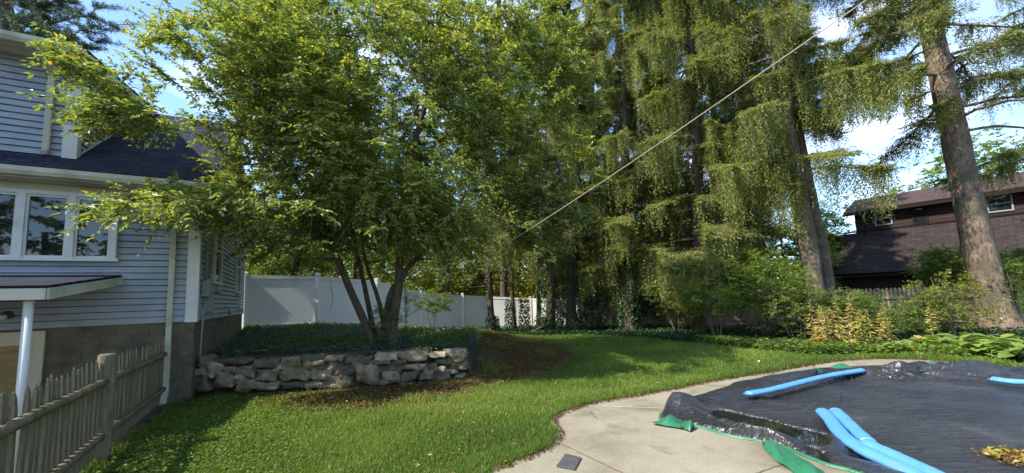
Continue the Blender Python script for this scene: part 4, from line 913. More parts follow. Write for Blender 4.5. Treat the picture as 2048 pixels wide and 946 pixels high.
# puddles: flat water lying in the hollows
wm, nt, out = newmat('puddle_water'); b = N(nt, 'ShaderNodeBsdfPrincipled'); b.inputs['Base Color'].default_value = (.012, .014, .016, 1); b.inputs['Roughness'].default_value = .03; b.inputs['Specular IOR Level'].default_value = 1.0
nt.links.new(b.outputs[0], out.inputs[0])
for P_ in PUD:
    bm = bmesh.new(); vs = [bm.verts.new((p[0], p[1], .0475)) for p in P_]; bm.faces.new(vs); bmesh.ops.triangulate(bm, faces=bm.faces); me = bpy.data.meshes.new('puddle'); bm.to_mesh(me); bm.free()
    tag(link('puddle', me, wm), kind='structure')
# blue water tubes
def water_tube(pxs, z, r, label, ends=True, seed=0):
    P_ = [gnd(px, py, z) for px, py in pxs]; P_ = chaikin(P_, 3); k = len(P_); m = MB(); rad = []
    for i in range(k):
        f = i/(k-1); t = 1
        if f < .03 or f > .97: t = .25+.75*min(1, min(f, 1-f)/.03)
        t *= 1-.10*max(0, math.cos((f*(2.0+.7*seed)+.15*seed)*2*math.pi))**12; rad.append(r*t*(1+.012*math.sin(i*2.3+seed)+.02*math.sin(i*.9+seed*2)))
    root = None
    m.tube([p+UP*(r*.62) for ii, p in enumerate(P_)], rad, 20, flat=.62)
    m.v = [tuple(np.array(v)+.001*np.array(noise.noise_vector(Vector(v)*9))) for v in m.v]
    o = m.build('water_tube', MT['tube'], origin=P_[0]); tag(o, label, 'water tube', 'blue water tubes weighing down the pool cover')
    for e, d_ in ((P_[0], P_[0]-P_[1]), (P_[-1], P_[-1]-P_[-2])):
        d_ = d_/np.linalg.norm(d_); s = np.array([-d_[1], d_[0], 0]); g = MB(); c = e+UP*(r*.62)
        g.obox(c-s*r*.8-UP*.004-d_*.02, s*r*1.6, d_*.06, UP*.008); g.build('sealed_end', MT['tube'], o)
    return o
water_tube([(1496, 793), (1540, 786), (1600, 770), (1660, 755), (1726, 745)], .03, .062, 'single straight blue water tube near the far-left edge of the pool cover', seed=1)
water_tube([(1645, 830), (1662, 848), (1680, 875), (1715, 905), (1770, 932), (1840, 965), (1900, 995)], -.02, .075, 'left one of the two blue water tubes lying side by side, without a splice', seed=2)
water_tube([(1672, 829), (1692, 848), (1715, 872), (1738, 893)], -.02, .07, 'short upper blue water tube of the adjoining pair, ending at a bend', seed=3)
water_tube([(1733, 896), (1790, 922), (1860, 955), (1930, 990)], -.02, .072, 'lower right blue water tube continuing past the bend of the pair', seed=5)
water_tube([(1988, 764), (2020, 769), (2060, 771), (2120, 776)], .0, .07, 'flattened blue water tube at the far right edge of the cover', seed=4)
# tarp bundle on the far edge
def bundle(px, py, w, h, d, seed, label):
    c = gnd(px, py, .05); bm = bmesh.new(); bmesh.ops.create_icosphere(bm, subdivisions=5, radius=1)
    for v in bm.verts:
        p = v.co.copy(); n1 = noise.ridged_multi_fractal(Vector((p.x*1.3, p.y*2, p.z*1.6+seed)), .9, 2.1, 4, 1, 2)
        v.co = Vector((p.x*w, p.y*d, max(-.04, p.z*h*(.55+.35*n1)))); v.co += Vector(c)
    me = bpy.data.meshes.new('tarp_bundle'); bm.to_mesh(me); bm.free(); me.polygons.foreach_set('use_smooth', [True]*len(me.polygons))
    link('bunched_fold', me, MT['tarp'], cov)
flap('green_fold', [((1838, 736), (1840, 744)), ((1860, 731), (1862, 742)), ((1890, 733), (1892, 744))], .10, 'tarpgreen', cov, seed=3)

# ================================================================ GROUND VEGETATION
def scatter(n, x0, x1, y0, y1, mask, seed, wpow=0):
    r = np.random.default_rng(seed); xs = []; ys = []; tot = 0
    while tot < n:
        x = r.uniform(x0, x1, n*2); y = r.uniform(y0, y1, n*2)
        keep = mask(x, y)
        if wpow: keep &= r.uniform(0, 1, n*2) < np.clip((y0+1.0)/np.maximum(np.hypot(x*.6, y), .5), 0, 1)**wpow
        # keep to what the lens can see, with a margin
        keep &= np.abs(x) < 1.55*y+1.2
        xs.append(x[keep]); ys.append(y[keep]); tot += keep.sum()
    return np.concatenate(xs)[:n], np.concatenate(ys)[:n], r
LIT = [gnd(*p)[:2] for p in [(560, 790), (700, 805), (820, 800), (930, 780), (1000, 762), (1075, 745), (1130, 715), (1110, 690), (1040, 672), (920, 668)]]+[np.array([-1.2, 8.4]), np.array([-2.2, 7.6]), np.array([-4.0, 7.4])]
def litter_d(x, y): # 1 inside the littered earth, fading outwards
    inside = poly_in(x, y, LIT); d = seg_dist(x, y, LIT+[LIT[0]]); return np.where(inside, 1, np.clip(1-d/.9, 0, 1)*.9)
def lawn_mask(x, y):
    r = np.random.default_rng(77); m = poly_in(x, y, LAWN) & ~poly_in(x, y, PATIO)
    bare = smooth_noise(x, y, 3.5, 41)*.8+smooth_noise(x, y, 9, 42)*.6-.12
    shade = sstep(-1.2, -4.2, x)*.55*sstep(8, 4, np.abs(y-6)+2)
    keepp = 1-.86*litter_d(x, y)-shade+bare*.5
    return m & (r.uniform(0, 1, x.shape) < keepp)
def grass(name, n, x0, x1, y0, y1, mask, seed, hmul=1, wmul=1, wpow=1.6, label=None, tb=0):
    x, y, r = scatter(n, x0, x1, y0, y1, mask, seed, wpow); z = Hh(x, y); D = np.hypot(x, y)
    g = smooth_noise(x, y, 1.6, 50); tall = 1+.5*g+.5*smooth_noise(x, y, 5.5, 55)+.5*sstep(.5, .05, seg_dist(x, y, patio_edge))
    h = r.uniform(.026, .066, n)*tall*hmul*(1+.035*np.maximum(0, D-5)); w = (.0035+.0007*D)*wmul*r.uniform(.7, 1.3, n)
    a = r.uniform(0, 2*np.pi, n); lean = r.uniform(.1, .75, n)*h; la = r.uniform(0, 2*np.pi, n)
    B = np.stack([x, y, z-.005], 1); S = np.stack([np.cos(a), np.sin(a), 0*a], 1)*w[:, None]*.5; Lx = np.stack([np.cos(la)*lean, np.sin(la)*lean, 0*a], 1)
    mid = B+Lx*.35+UP*(h*.6)[:, None]; tip = B+Lx+UP*h[:, None]
    V = np.stack([B-S, B+S, mid+S*.75, mid-S*.75, tip], 1).reshape(-1, 3); b_ = (np.arange(n)*5)[:, None]
    Fq = np.concatenate([b_+np.array([[0, 1, 2, 3]]), b_+np.array([[3, 2, 4, 4]])]) 
    # the tip triangle is written as a thin quad
    V2 = np.stack([B-S, B+S, mid+S*.75, mid-S*.75, tip+S*.12, tip-S*.12], 1).reshape(-1, 3); b_ = (np.arange(n)*6)[:, None]
    Fq = np.concatenate([b_+np.array([[0, 1, 2, 3]]), b_+np.array([[3, 2, 4, 5]])])
    t = np.clip(.45+.3*g+r.normal(0, .2, n)+tb+.4*smooth_noise(x, y, .7, 51)+.25*smooth_noise(x, y, 4, 57), 0, .93); t = np.where(r.uniform(0, 1, n) < .05, 1, t)
    o = link(name, fast(name, V2, Fq, False, np.repeat(t, 6)), MT['grass']); return tag(o, label, 'grass', kind='stuff')
grass('lawn_grass', 330000, -6.5, 13, 1.8, 17, lawn_mask, 1, label='green mown lawn grass running from the patio back to the fences')
edge_m = lambda x, y: (~poly_in(x, y, PATIO)) & (seg_dist(x, y, patio_edge) < .30) & poly_in(x, y, LAWN)
grass('patio_edge_grass', 26000, -.5, 9, 2.5, 9.5, edge_m, 2, hmul=1.5, wmul=1.1, wpow=1.0, label='longer grass overhanging the curved edge of the patio')

def ground_leaves(name, n, box_, mask, mat, size, hgt, label, cat, seed, tilt=.45, wpow=1.2, tb=(0, 1), grow_=.03, zoff=0.0, curl=.2, wr=(.5, .75), Hf=None):
    x, y, r = scatter(n, *box_, mask, seed, wpow); D = np.hypot(x, y); z = (Hf or Hh)(x, y)+zoff+r.uniform(0, 1, n)**1.3*hgt*(1+.4*smooth_noise(x, y, 2.3, seed))
    a = r.uniform(0, 2*np.pi, n); Dr = np.stack([np.cos(a), np.sin(a), r.normal(0, .3, n)], 1); Nn = UP+r.normal(0, tilt, (n, 3))
    s = size*r.uniform(.6, 1.35, n)*(1+grow_*np.maximum(0, D-5)); t = np.clip(tb[0]+(tb[1]-tb[0])*r.beta(1.6, 2.0, n)+.1*smooth_noise(x, y, 1.4, seed+3), 0, 1)
    o = link(name, leaf_mesh(name, np.stack([x, y, z], 1), Dr, Nn, s, s*r.uniform(*wr, n), t, fold=curl), MT[mat]); return tag(o, label, cat, kind='stuff')
terr = lambda x, y: (y > wallY(x)+.22) & (x < -.75-.12*(y-8)) & (y < 13.6+.35*(x+9)) & ((x-Cc[0])*d1[0]+(y-Cc[1])*d1[1] > .12) & (x > -10)
TBASE = np.array([-3.02, 8.92])
dense = lambda x, y: terr(x, y) & ((y < 9.6+.4*np.sin(x*2)) | (np.random.default_rng(3).uniform(0, 1, x.shape) < .35))
ground_leaves('ground_cover', 42000, (-10, -.3, 7, 15), dense, 'periwinkle', .042, .10, 'low dark glossy ground cover filling the raised bed around the tree', 'ground cover', 4, tb=(0, .9), tilt=.4)
ground_leaves('bed_weeds', 9000, (-10, -.3, 7, 15), lambda x, y: terr(x, y) & (smooth_noise(x, y, 2.2, 60) > .0), 'maple', .055, .16, 'brighter leafy weeds growing through the raised bed by the house', 'weeds', 5, tb=(0, .5))
BED = [p for p in [gnd(*q)[:2] for q in [(905, 669), (1000, 668), (1150, 669), (1300, 679), (1400, 691), (1480, 698), (1560, 707), (1620, 713), (1700, 714), (1840, 717), (2048, 735)]]]+[np.array([22, 8.5]), np.array([22, 12]), np.array([13.5, 12.9]), np.array([9, 17]), np.array([3.8, 21]), np.array([-1.4, 21.4]), np.array([-3.0, 19.5])]
inbed = lambda x, y: poly_in(x, y, BED)
ground_leaves('ivy_bed', 60000, (-4, 20, 8.2, 21.6), inbed, 'ivy', .062, .20, 'dark ivy carpeting the ground along the back fences', 'ivy', 6, wpow=.8, tb=(0, .8))
ground_leaves('bright_weeds', 12000, (5, 20, 8.0, 13), lambda x, y: inbed(x, y) & (seg_dist(x, y, [gnd(*q)[:2] for q in [(1480, 698), (1620, 713), (1840, 717), (2048, 735)]]) < 1.3), 'maple', .06, .22, 'bright low weeds at the front of the flower bed by the patio', 'weeds', 7, tb=(0, .8))
litm = lambda x, y: (np.random.default_rng(8).uniform(0, 1, x.shape) < litter_d(x, y)) & ((y < wallY(x)-.05) | (x > -.95))
ground_leaves('leaf_litter', 30000, (-5.5, 2.5, 5.5, 16), litm, 'deadleaf', .038, .035, 'brown fallen leaves on bare earth at the foot of the stone wall', 'fallen leaves', 8, tb=(0, .75), curl=.3, tilt=.5)
ground_leaves('scattered_leaves', 520, (-6, 10, 2.5, 15), lambda x, y: poly_in(x, y, LAWN) & ~poly_in(x, y, PATIO), 'deadleaf', .04, .05, 'few yellow and brown leaves scattered over the lawn', 'fallen leaves', 9, tb=(.5, 1.2), wpow=.8, zoff=.04)
ground_leaves('patio_edge_leaves', 1900, (-.3, 9, 3, 9), lambda x, y: poly_in(x, y, PATIO) & (seg_dist(x, y, patio_edge) < .07+.05*np.abs(smooth_noise(x, y, 4, 5))), 'deadleaf', .03, .012, 'brown leaf crumbs gathered along the curved edge of the patio', 'fallen leaves', 10, tb=(0, .6), wpow=.5, zoff=.062)
lz = lambda x, y: poly_in(x, y, LAWN) & ~poly_in(x, y, PATIO) & (np.random.default_rng(12).uniform(0, 1, x.shape) < sstep(-1.6, -4.0, x+.25*(y-5))*.9+.12*(smooth_noise(x, y, 2, 13) > .1)) & (seg_dist(x, y, PK) > .12)
ground_leaves('clover_weeds', 30000, (-6, 2, 2.2, 7.4), lz, 'maple', .03, .055, 'clover and small broad weeds in the thin lawn beside the picket fence', 'weeds', 11, tb=(0, .7), wpow=1.0, wr=(.7, .95))
def clump(pos, n, L_, label, cat, mat='hosta', seed=0, up=.5, group=None, w=(.5, .62), name='leafy_weed', tb=(0, .85), yel=.03):
    r = np.random.default_rng(seed); c = np.asarray(pos, float); a = r.uniform(0, 2*np.pi, n); rad = r.uniform(.02, .5, n)*L_*1.7
    P = c+np.stack([np.cos(a)*rad, np.sin(a)*rad, r.uniform(.4, 1, n)*L_*up*(1.2-rad/L_/1.7)], 1); D = np.stack([np.cos(a+r.normal(0, .3, n)), np.sin(a+r.normal(0, .3, n)), r.uniform(-.25, .45, n)], 1)
    Nn = UP*1.3+r.normal(0, .25, (n, 3))-np.stack([np.cos(a), np.sin(a), 0*a], 1)*-.35; s = L_*r.uniform(.6, 1.1, n); ti = np.clip(tb[0]+(tb[1]-tb[0])*r.beta(2, 2, n), 0, 1); ti[r.uniform(0, 1, n) < yel] = 1
    root = empty(name, c, label, cat, group)
    link('leaves', leaf_mesh(name, P, D, Nn, s, s*r.uniform(*w, n), ti, fold=.12, six=True), MT[mat], root)
    link('stems', segs_mesh(name+'_stems', np.repeat(c[None], n, 0)+r.normal(0, .012, (n, 3))*[1, 1, 0], P, np.full(n, .004), np.full(n, .003), 4), MT['ivy'], root); return root
random.seed(5)
def gz0(px, py, z=0): q = gnd(px, py, z); q[2] = H1(q[0], q[1]); return q
HOS = [(1668, 706, 16, .17, 'low hosta clump at the left end of the bed before the copper stems'), (1792, 712, 22, .22, 'hosta clump just right of the brightest yellow-green spike'), (1838, 704, 24, .25, 'hosta clump below the short copper-coloured spike'), (1882, 708, 28, .27, 'hosta clump with one pale yellow leaf, left of the large spruce trunk'),
       (1926, 700, 28, .28, 'broad hosta clump in front of the large spruce trunk'), (1958, 716, 28, .27, 'hosta clump above the bunched black tarp'), (2000, 702, 30, .30, 'hosta clump right of the bunched tarp, under the large spruce'), (2035, 722, 30, .28, 'hosta clump at the far right edge beside the pool cover'), (1735, 710, 14, .16, 'small hosta clump between the tall yellowing stems')]
for i, (px, py, n, L_, lab) in enumerate(HOS): clump(gz0(px, py), n*2, L_*1.25, lab, 'hosta', seed=100+i, group='hostas in the bed by the pool', name='hosta', up=.9)
for i, (px, py, lab) in enumerate([(268, 928, 'broad-leaved weed at the foot of the nearest picket fence section'), (346, 912, 'broad-leaved weed in the thin lawn near the fence'), (1012, 936, 'small leafy weed at the front corner of the patio'), (295, 845, 'leafy weed clump at the fence post base'), (388, 800, 'leafy weed under the left end of the stone wall'), (470, 782, 'fern-like weed growing against the lower stones'), (560, 775, 'green weed growing at the base of the large dark boulder')]):
    clump(gz0(px, py), 16, .075 if i < 4 else .10, lab, 'weed', 'ivy' if i not in (2, 5, 6) else 'maple', 200+i, up=.8, tb=(.4, 1), w=(.4, .5))
def spike(px, py, h, n, lab, seed, tb):
    c = gz0(px, py); r = np.random.default_rng(seed); root = empty('lily_stem', c, lab, 'tall plant', 'tall yellowing stems in the bed')
    ln = r.normal(0, .05, 2)*h; st = MB(); path = [c+np.array([ln[0]*f, ln[1]*f, h*f]) for f in np.linspace(0, 1, 7)]; st.tube(path, [.009*(1-.6*f) for f in np.linspace(0, 1, 7)], 6); st.build('stem', MT['twig'], root)
    f = r.uniform(.18, 1, n); a = r.uniform(0, 2*np.pi, n); P = c+np.stack([ln[0]*f, ln[1]*f, h*f], 1); D = np.stack([np.cos(a), np.sin(a), r.uniform(-.55, .35, n)], 1); s = (.055+.09*np.sin(np.clip(f, 0, 1)*np.pi*.9+.25))*r.uniform(.7, 1.2, n)
    link('leaves', leaf_mesh('lily_leaves', P, D, UP+r.normal(0, .3, (n, 3)), s, s*.16, np.clip(r.normal(tb, .12, n), 0, 1), fold=.1), MT['spike'], root)
SP_ = [(1628, 705, 1.25, .75, 'tall copper dried stem at the left end of the row'), (1640, 708, 1.15, .8, 'tall reddish dried stem second from the left'), (1658, 706, 1.0, .7, 'shorter rusty stem right of the leftmost pair'), (1672, 704, 1.1, .65, 'rusty thin stem in the left third of the row'), (1688, 709, 1.35, .5, 'tall tan stem with drooping straw-coloured leaves'), (1698, 712, 1.4, .75, 'tallest orange-brown stem of the row'), (1712, 708, 1.2, .6, 'brown stem just right of the tallest orange one'),
       (1733, 708, 1.05, .3, 'bushy greenish-yellow spike right of the brown stems'), (1766, 702, .95, .8, 'thin brown stem beside the brightest spike'), (1790, 706, 1.15, .22, 'brightest yellow-green spike with wide whorled leaves'), (1868, 695, 1.15, .72, 'lone copper spike standing right of the row above the hostas'), (1650, 700, 1.1, .45, 'yellowing stem behind the rusty pair'), (1722, 702, 1.0, .5, 'straw stem behind the bushy yellow spike'), (1745, 700, 1.0, .4, 'olive-yellow stem at the middle of the row')]
for i, (px, py, h, tb, lab) in enumerate(SP_): spike(px, py, h, 120 if tb < .6 else 90, lab, 300+i, tb)
# dandelion clock, dead leaves on the patio
q = gz0(1519, 733); g = MB(); g.tube([q, q+UP*.11], .002, 5); dn = g.build('dandelion', MT['ivy'], origin=q); tag(dn, 'single white dandelion puff standing in the lawn near the patio edge', 'dandelion')
m2 = MB(); k = 10; m2.tube([q+UP*(.11+.018*math.cos(math.pi*i/k)) for i in range(k+1)], [.018*math.sin(math.pi*i/k)+.0005 for i in range(k+1)], 12); m2.build('seed_head', MT['paper'], dn)
for i, (px, py, s, lab) in enumerate([(1360, 857, .10, 'rust-brown dead leaf on the patio by the green hem'), (1180, 826, .06, 'small dark dead leaf on the patio near the curved lawn edge'), (1188, 834, .045, 'dark leaf scrap just below the small dead leaf on the patio'), (1625, 733, .10, 'dry brown leaf at the far patio edge near the flower bed')]):
    q = gnd(px, py, .05); r = np.random.default_rng(i); o = link('dead_leaf', leaf_mesh('dead_leaf', np.array([q]), np.array([[.8, .5, .1]]), np.array([[.1, .1, 1.]]), np.array([s]), np.array([s*.5]), np.array([.35 if i in (0, 3) else .05]), fold=.3, six=True), MT['deadleaf'], origin=q); tag(o, lab, 'leaf', 'dead leaves on the patio')
q = gnd(2050, 928, -.1)
lf = lambda x, y: ((x-q[0])**2/.3**2+(y-q[1])**2/.22**2) < 1
ground_leaves('leaf_puddle', 75, (q[0]-1, q[0]+1, q[1]-1, q[1]+1), lf, 'yleaf', .06, .02, 'wet yellow and brown leaves pooled on the pool cover at the right', 'fallen leaves', 12, tb=(.5, 1), wpow=0, Hf=lambda x, y: x*0-.03, tilt=.25)
tag(link('leaf_sediment', leaf_mesh('leaf_sediment', np.stack([q[0]+rng.normal(0, .13, 900), q[1]+rng.normal(0, .10, 900), np.full(900, -.035)], 1), rand_dirs(900)*[1, 1, .1], UP+rng.normal(0, .15, (900, 3)), np.full(900, .035), np.full(900, .02), rng.uniform(0, .8, 900)), MT['deadleaf']), 'brown leaf crumbs around the wet yellow leaves on the cover', 'fallen leaves', kind='stuff')

# ================================================================ MAIN TREE
def house_reject(p):
    a = (p-Cc)@nF; b_ = (p-Cc)@d1; return (a < .25) & (b_ < .35) & (p[:, 2] < 7.5)
tb_ = np.array([*gnd(765, 690, .62)[:2], .58])
def tp(px, py, Y): return at(px, py, Y)
stems = [([tp(748, 694, 8.85), tp(728, 640, 8.7), tp(700, 580, 8.5), tp(672, 510, 8.3), tp(650, 455, 8.2), tp(600, 370, 7.9), tp(540, 280, 7.6)], .105, .035),
         ([tp(752, 690, 8.95), tp(735, 600, 9.0), tp(722, 540, 9.0), tp(706, 480, 9.1), tp(700, 400, 9.2), tp(690, 300, 9.3)], .07, .03),
         ([tp(770, 694, 9.0), tp(766, 640, 9.0), tp(755, 590, 9.05), tp(728, 520, 9.1), tp(722, 430, 8.9), tp(760, 300, 8.6)], .065, .025),
         ([tp(782, 696, 8.8), tp(786, 640, 8.8), tp(797, 580, 8.8), tp(800, 530, 8.8), tp(800, 450, 8.8), tp(815, 330, 8.7), tp(860, 180, 8.5), tp(880, 40, 8.4)], .13, .04),
         ([tp(793, 600, 8.8), tp(806, 545, 8.85), tp(835, 515, 8.9), tp(880, 470, 9.1), tp(930, 390, 9.3)], .075, .03),
         ([tp(776, 694, 8.95), tp(775, 640, 8.95), tp(778, 600, 8.9), tp(792, 570, 8.85)], .10, .09)]
ells = [((-2.7, 8.5, 6.0), (3.5, 3.0, 3.9), 10), ((-4.0, 7.2, 4.8), (1.6, 1.6, 2.0), 2.4), ((-4.5, 7.5, 5.9), (1.4, 1.3, 1.7), 1.9), ((-.3, 9.3, 5.4), (2.6, 1.8, 3.0), 4.2), ((.4, 9.2, 7.6), (2.1, 1.6, 1.8), 2.0), ((-4.5, 6.3, 3.3), (1.3, .7, .45), .55), ((-5.4, 5.6, 4.5), (1.1, .5, .3), .25), ((-4.3, 5.8, 5.9), (1.1, .8, .7), .3), ((-5.6, 5.35, 5.15), (.9, .5, .35), .2), ((-5.2, 5.5, 3.0), (.8, .4, .22), .12),
        ((-2.7, 7.6, 3.4), (2.5, 1.4, .9), 2.0), ((.3, 9.5, 3.5), (1.6, 1.0, .9), .9), ((-4.3, 9.5, 7.8), (2.4, 2.2, 2.6), 2.2)]
def crown_reject(p):
    sx = []
    q = (p-np.array([0, 0, 1.6]))@CMn; px = 1024+F*q[:, 0]/np.maximum(-q[:, 2], .1); py = 473+SH*2048-F*q[:, 1]/np.maximum(-q[:, 2], .1)
    return house_reject(p) | (p[:, 2] < 2.0) | ((p[:, 2] < 2.6) & (np.hypot(p[:, 0]+3, p[:, 1]-8.8) < 1.2))
tree1 = broadleaf('crabapple_tree', 'large multi-stemmed leafy tree in the raised bed behind the stone wall', 'tree', tb_, stems, ells, 3500, per=5, nl=12, tl=.38, lsize=.088, mat='leaf', seed=21, reject=crown_reject, shell=.15, yellow=.03, tip=.0045, sidesn=8)
# long upright shoots at the upper left against the sky
shoots = []; r = np.random.default_rng(3)
for (px, py, Y, qx, qy) in ((430, 150, 6.6, 270, 15), (430, 190, 6.5, 250, 60), (400, 210, 6.4, 255, 95), (470, 120, 6.8, 330, 20), (480, 60, 7, 405, -5), (330, 260, 6.0, 125, 115), (330, 250, 6.0, 110, 190), (320, 290, 5.9, 118, 235), (400, 370, 6.0, 150, 440), (390, 380, 6.0, 175, 415), (520, 90, 7, 455, 30), (420, 130, 6.6, 300, 50), (520, 470, 8, 478, 505), (560, 500, 8, 500, 530)):
    A_ = tp(px, py, Y); B_ = tp(qx, qy, Y-.5); C_ = (A_+B_)/2+UP*.12
    for k in range(22):
        f = k/21; p = A_*(1-f)**2+2*C_*f*(1-f)+B_*f*f; shoots.append(p)
    for w in range(5):
        f = r.uniform(.1, .8); p = A_*(1-f)**2+2*C_*f*(1-f)+B_*f*f; e = p+(B_-A_)/np.linalg.norm(B_-A_)*.45+r.normal(0, .16, 3)
        for k in range(10): shoots.append(p+(e-p)*k/9)
shoots = np.array(shoots); n = len(shoots)
P = np.repeat(shoots, 4, 0); m = len(P); crownobj = [c for c in tree1.children if c.name.startswith('crown')][0]
s = .075*r.uniform(.7, 1.2, m); D = rand_dirs(m, r)*[1, 1, .5]-UP*.2-np.array([.5, .3, 0])
link('shoots', leaf_mesh('shoots', P+r.normal(0, .02, P.shape), D, UP+r.normal(0, .5, (m, 3)), s, s*.5, np.clip(r.normal(.5, .25, m), 0, .97)), MT['leaf'], crownobj)
link('shoot_stems', segs_mesh('shoot_stems', shoots[:-1], np.where(np.linalg.norm(shoots[1:]-shoots[:-1], axis=1, keepdims=True) < .35, shoots[1:], shoots[:-1]+[0, 0, .001]), np.full(n-1, .005), np.full(n-1, .004), 4), MT['bark'], crownobj)
# suckers round the base
def shrub(name, label, cat, base, h, rad, M, lsize, mat, seed, nst=5, per=3, nl=8, tl=.22, group=None, tb=(0, 1), bark='twig', r0=.02, squash=1, yellow=None, low=.25, shell=.1, ells=None):
    r = np.random.default_rng(seed); b = np.array([base[0], base[1], H1(base[0], base[1])-.02]) if len(base) == 2 else np.asarray(base)
    st = []
    for i in range(nst):
        a = r.uniform(0, 6.28); e = b+np.array([math.cos(a)*rad*.55, math.sin(a)*rad*.4, h*r.uniform(.6, .9)]); o = b+np.array([math.cos(a), math.sin(a), 0])*rad*.08
        st.append(([o, o*.6+e*.4+r.normal(0, .05, 3)*rad, e*.75+o*.25+r.normal(0, .06, 3)*rad, e], r0, r0*.4))
    if ells is None: ells = [((b[0], b[1], b[2]+h*(low+(1-low)/2)), (rad, rad*.8, h*(1-low)/2), 1)]
    return broadleaf(name, label, cat, b, st, ells, M, per=per, nl=nl, tl=tl, lsize=lsize, mat=mat, bark=bark, group=group, seed=seed, shell=shell, tb=tb, tip=.003, sidesn=5, yellow=yellow, trunkname='stems', crownname='foliage')
shrub('sucker_shoots', 'leafy suckers sprouting around the foot of the main tree', 'shoots', (-2.92, 8.72), 1.05, .42, 60, .05, 'maple', 31, nst=6, per=3, nl=6, tl=.15, r0=.006, low=.1)
q = at(835, 640, 12.5)
shrub('sapling', 'small broad-leaved sapling in front of the white fence, right of the main tree', 'sapling', (q[0]+.5, 12.5), 1.35, .55, 45, .09, 'maple', 32, nst=3, r0=.01, low=.35)

# young pine beside it
def little_pine(base, h, seed, lab):
    r = np.random.default_rng(seed); b = np.array([base[0], base[1], H1(*base)]); root = empty('young_pine', b, lab, 'pine'); m = MB(); m.tube([b, b+UP*h], [.015, .006], 6); m.build('trunk', MT['bark'], root)
    P = []; D = []
    for i in range(26):
        z = h*r.uniform(.2, 1); a = r.uniform(0, 6.28); L_ = (h-z)*.45+.12; 
        for k in range(10): P.append(b+UP*(z+.06*k*L_)+np.array([math.cos(a), math.sin(a), 0])*L_*k/9)
    P = np.repeat(np.array(P), 7, 0); n = len(P); s = r.uniform(.06, .11, n)
    link('needles', leaf_mesh('pn', P, rand_dirs(n, r)+UP*.2, rand_dirs(n, r), s, s*.08, r.uniform(0, 1, n)), MT['pineneedle'], root)
q = at(812, 650, 12.0); little_pine((q[0], 12.0), 1.5, 1, 'young soft-needled pine between the main tree and the white fence')

# ================================================================ SHRUBS AND TREES AT THE BACK
def bx(px, Y): return (at(px, 600, Y)[0], Y)
SH_ = [(1225, 17.0, 2.0, 1.3, 200, 'tangled vine-covered shrub where the white fence meets the tan fence', 'ivy', .085, (.3, 1)),
       (1352, 15.0, 2.6, 1.3, 210, 'leafy shrub in front of the tan fence below the drooping spruce limb', 'maple', .08, (0, .7)),
       (1432, 12.2, 2.7, 1.3, 260, 'many-stemmed bright shrub with bare crooked stems at the lawn edge', 'maple', .08, (.2, .9)),
       (1522, 12.6, 2.9, 1.3, 260, 'leafy shrub with grey stems right of the many-stemmed bright one', 'maple', .08, (.15, .9)),
       (1590, 11.2, 2.3, 1.2, 260, 'dense green bush in front of the twin spruce trunks', 'maple', .065, (0, .75)),
       (1668, 10.9, 1.6, 1.2, 230, 'dense green bush behind the tall yellowing stems', 'maple', .062, (0, .65)),
       (1745, 11.2, 1.35, 1.0, 150, 'green bush between the stems and the tan fence', 'maple', .06, (0, .6)),
       (1830, 11.6, 1.3, .9, 120, 'low open bush before the tan fence rails', 'maple', .065, (.1, .8)),
       (1905, 11.0, 2.0, 1.0, 130, 'yellowing berry shrub just left of the large spruce trunk', 'yleaf', .065, (0, .7)),
       (2040, 11.6, 2.4, 1.1, 150, 'green shrub to the right of the large spruce trunk', 'maple', .07, (0, .6)),
       (1300, 17.5, 2.4, 1.2, 160, 'dim shrub under the spruces before the sunlit tan fence', 'ivy', .09, (.3, 1)),
       (1120, 17.5, .9, 1.2, 120, 'low ivy mound at the base of the ivy-covered trunks', 'ivy', .08, (.1, .8))]
for i, (px, Y, h, rad, M, lab, mat, ls, tb) in enumerate(SH_):
    shrub('shrub', lab, 'shrub', bx(px, Y), h, rad, M, ls, mat, 400+i, nst=7, per=4, nl=8, tl=.26, group='shrubs along the back fences', tb=tb, r0=.022 if i in (2, 3) else .014, low=.30 if i in (2, 3) else .12, yellow=.04, shell=.05)
# taller broadleaf growth beyond the fences
def bgtree(name, lab, px, Y, zc, h, rad, M, ls, mat, seed, tb=(0, 1), group='trees beyond the fences', trunks=1, r0=.16, bark='bark', zt=None, lean=0):
    r = np.random.default_rng(seed); x = at(px, 600, Y)[0]; b = np.array([x, Y, H1(x, Y)-.05]); st = []
    for i in range(trunks):
        o = b+np.array([r.uniform(-.5, .5)*(trunks > 1), r.uniform(-.2, .2), 0]); e = np.array([x+lean+r.uniform(-.3, .3)*rad, Y+r.uniform(-.2, .2)*rad, zc+h*.3]); st.append(([o, o*.6+e*.4+np.array([r.uniform(-.2, .2), 0, 0]), e], r0, r0*.3))
    el = [((x+lean, Y, zc), (rad, rad*.75, h/2), 1), ((x+lean+rad*.4, Y, zc-h*.18), (rad*.7, rad*.6, h*.32), .5), ((x+lean-rad*.45, Y-.3, zc+h*.12), (rad*.6, rad*.6, h*.34), .5)]
    return broadleaf(name, lab, 'tree', b, st, el, M, per=4, nl=9, tl=.5, lsize=ls, mat=mat, bark=bark, group=group, seed=seed, tb=tb, tip=.006, sidesn=6, yellow=.05)
bgtree('leafy_tree', 'sunlit yellow-green tree behind the white fence at the house corner', 525, 18, 4.9, 6.6, 2.7, 420, .13, 'yleaf', 501, (0, .6), trunks=2, r0=.17)
bgtree('leafy_tree', 'bright green tree with forked dark trunks behind the white fence', 590, 17.5, 5.6, 6.0, 2.6, 420, .13, 'maple', 502, (.1, 1), trunks=2, r0=.15)
bgtree('leafy_tree', 'green tree beyond the second white fence post', 715, 21, 5.8, 8.5, 3.2, 460, .15, 'maple', 503, (0, .9), trunks=2, r0=.15)
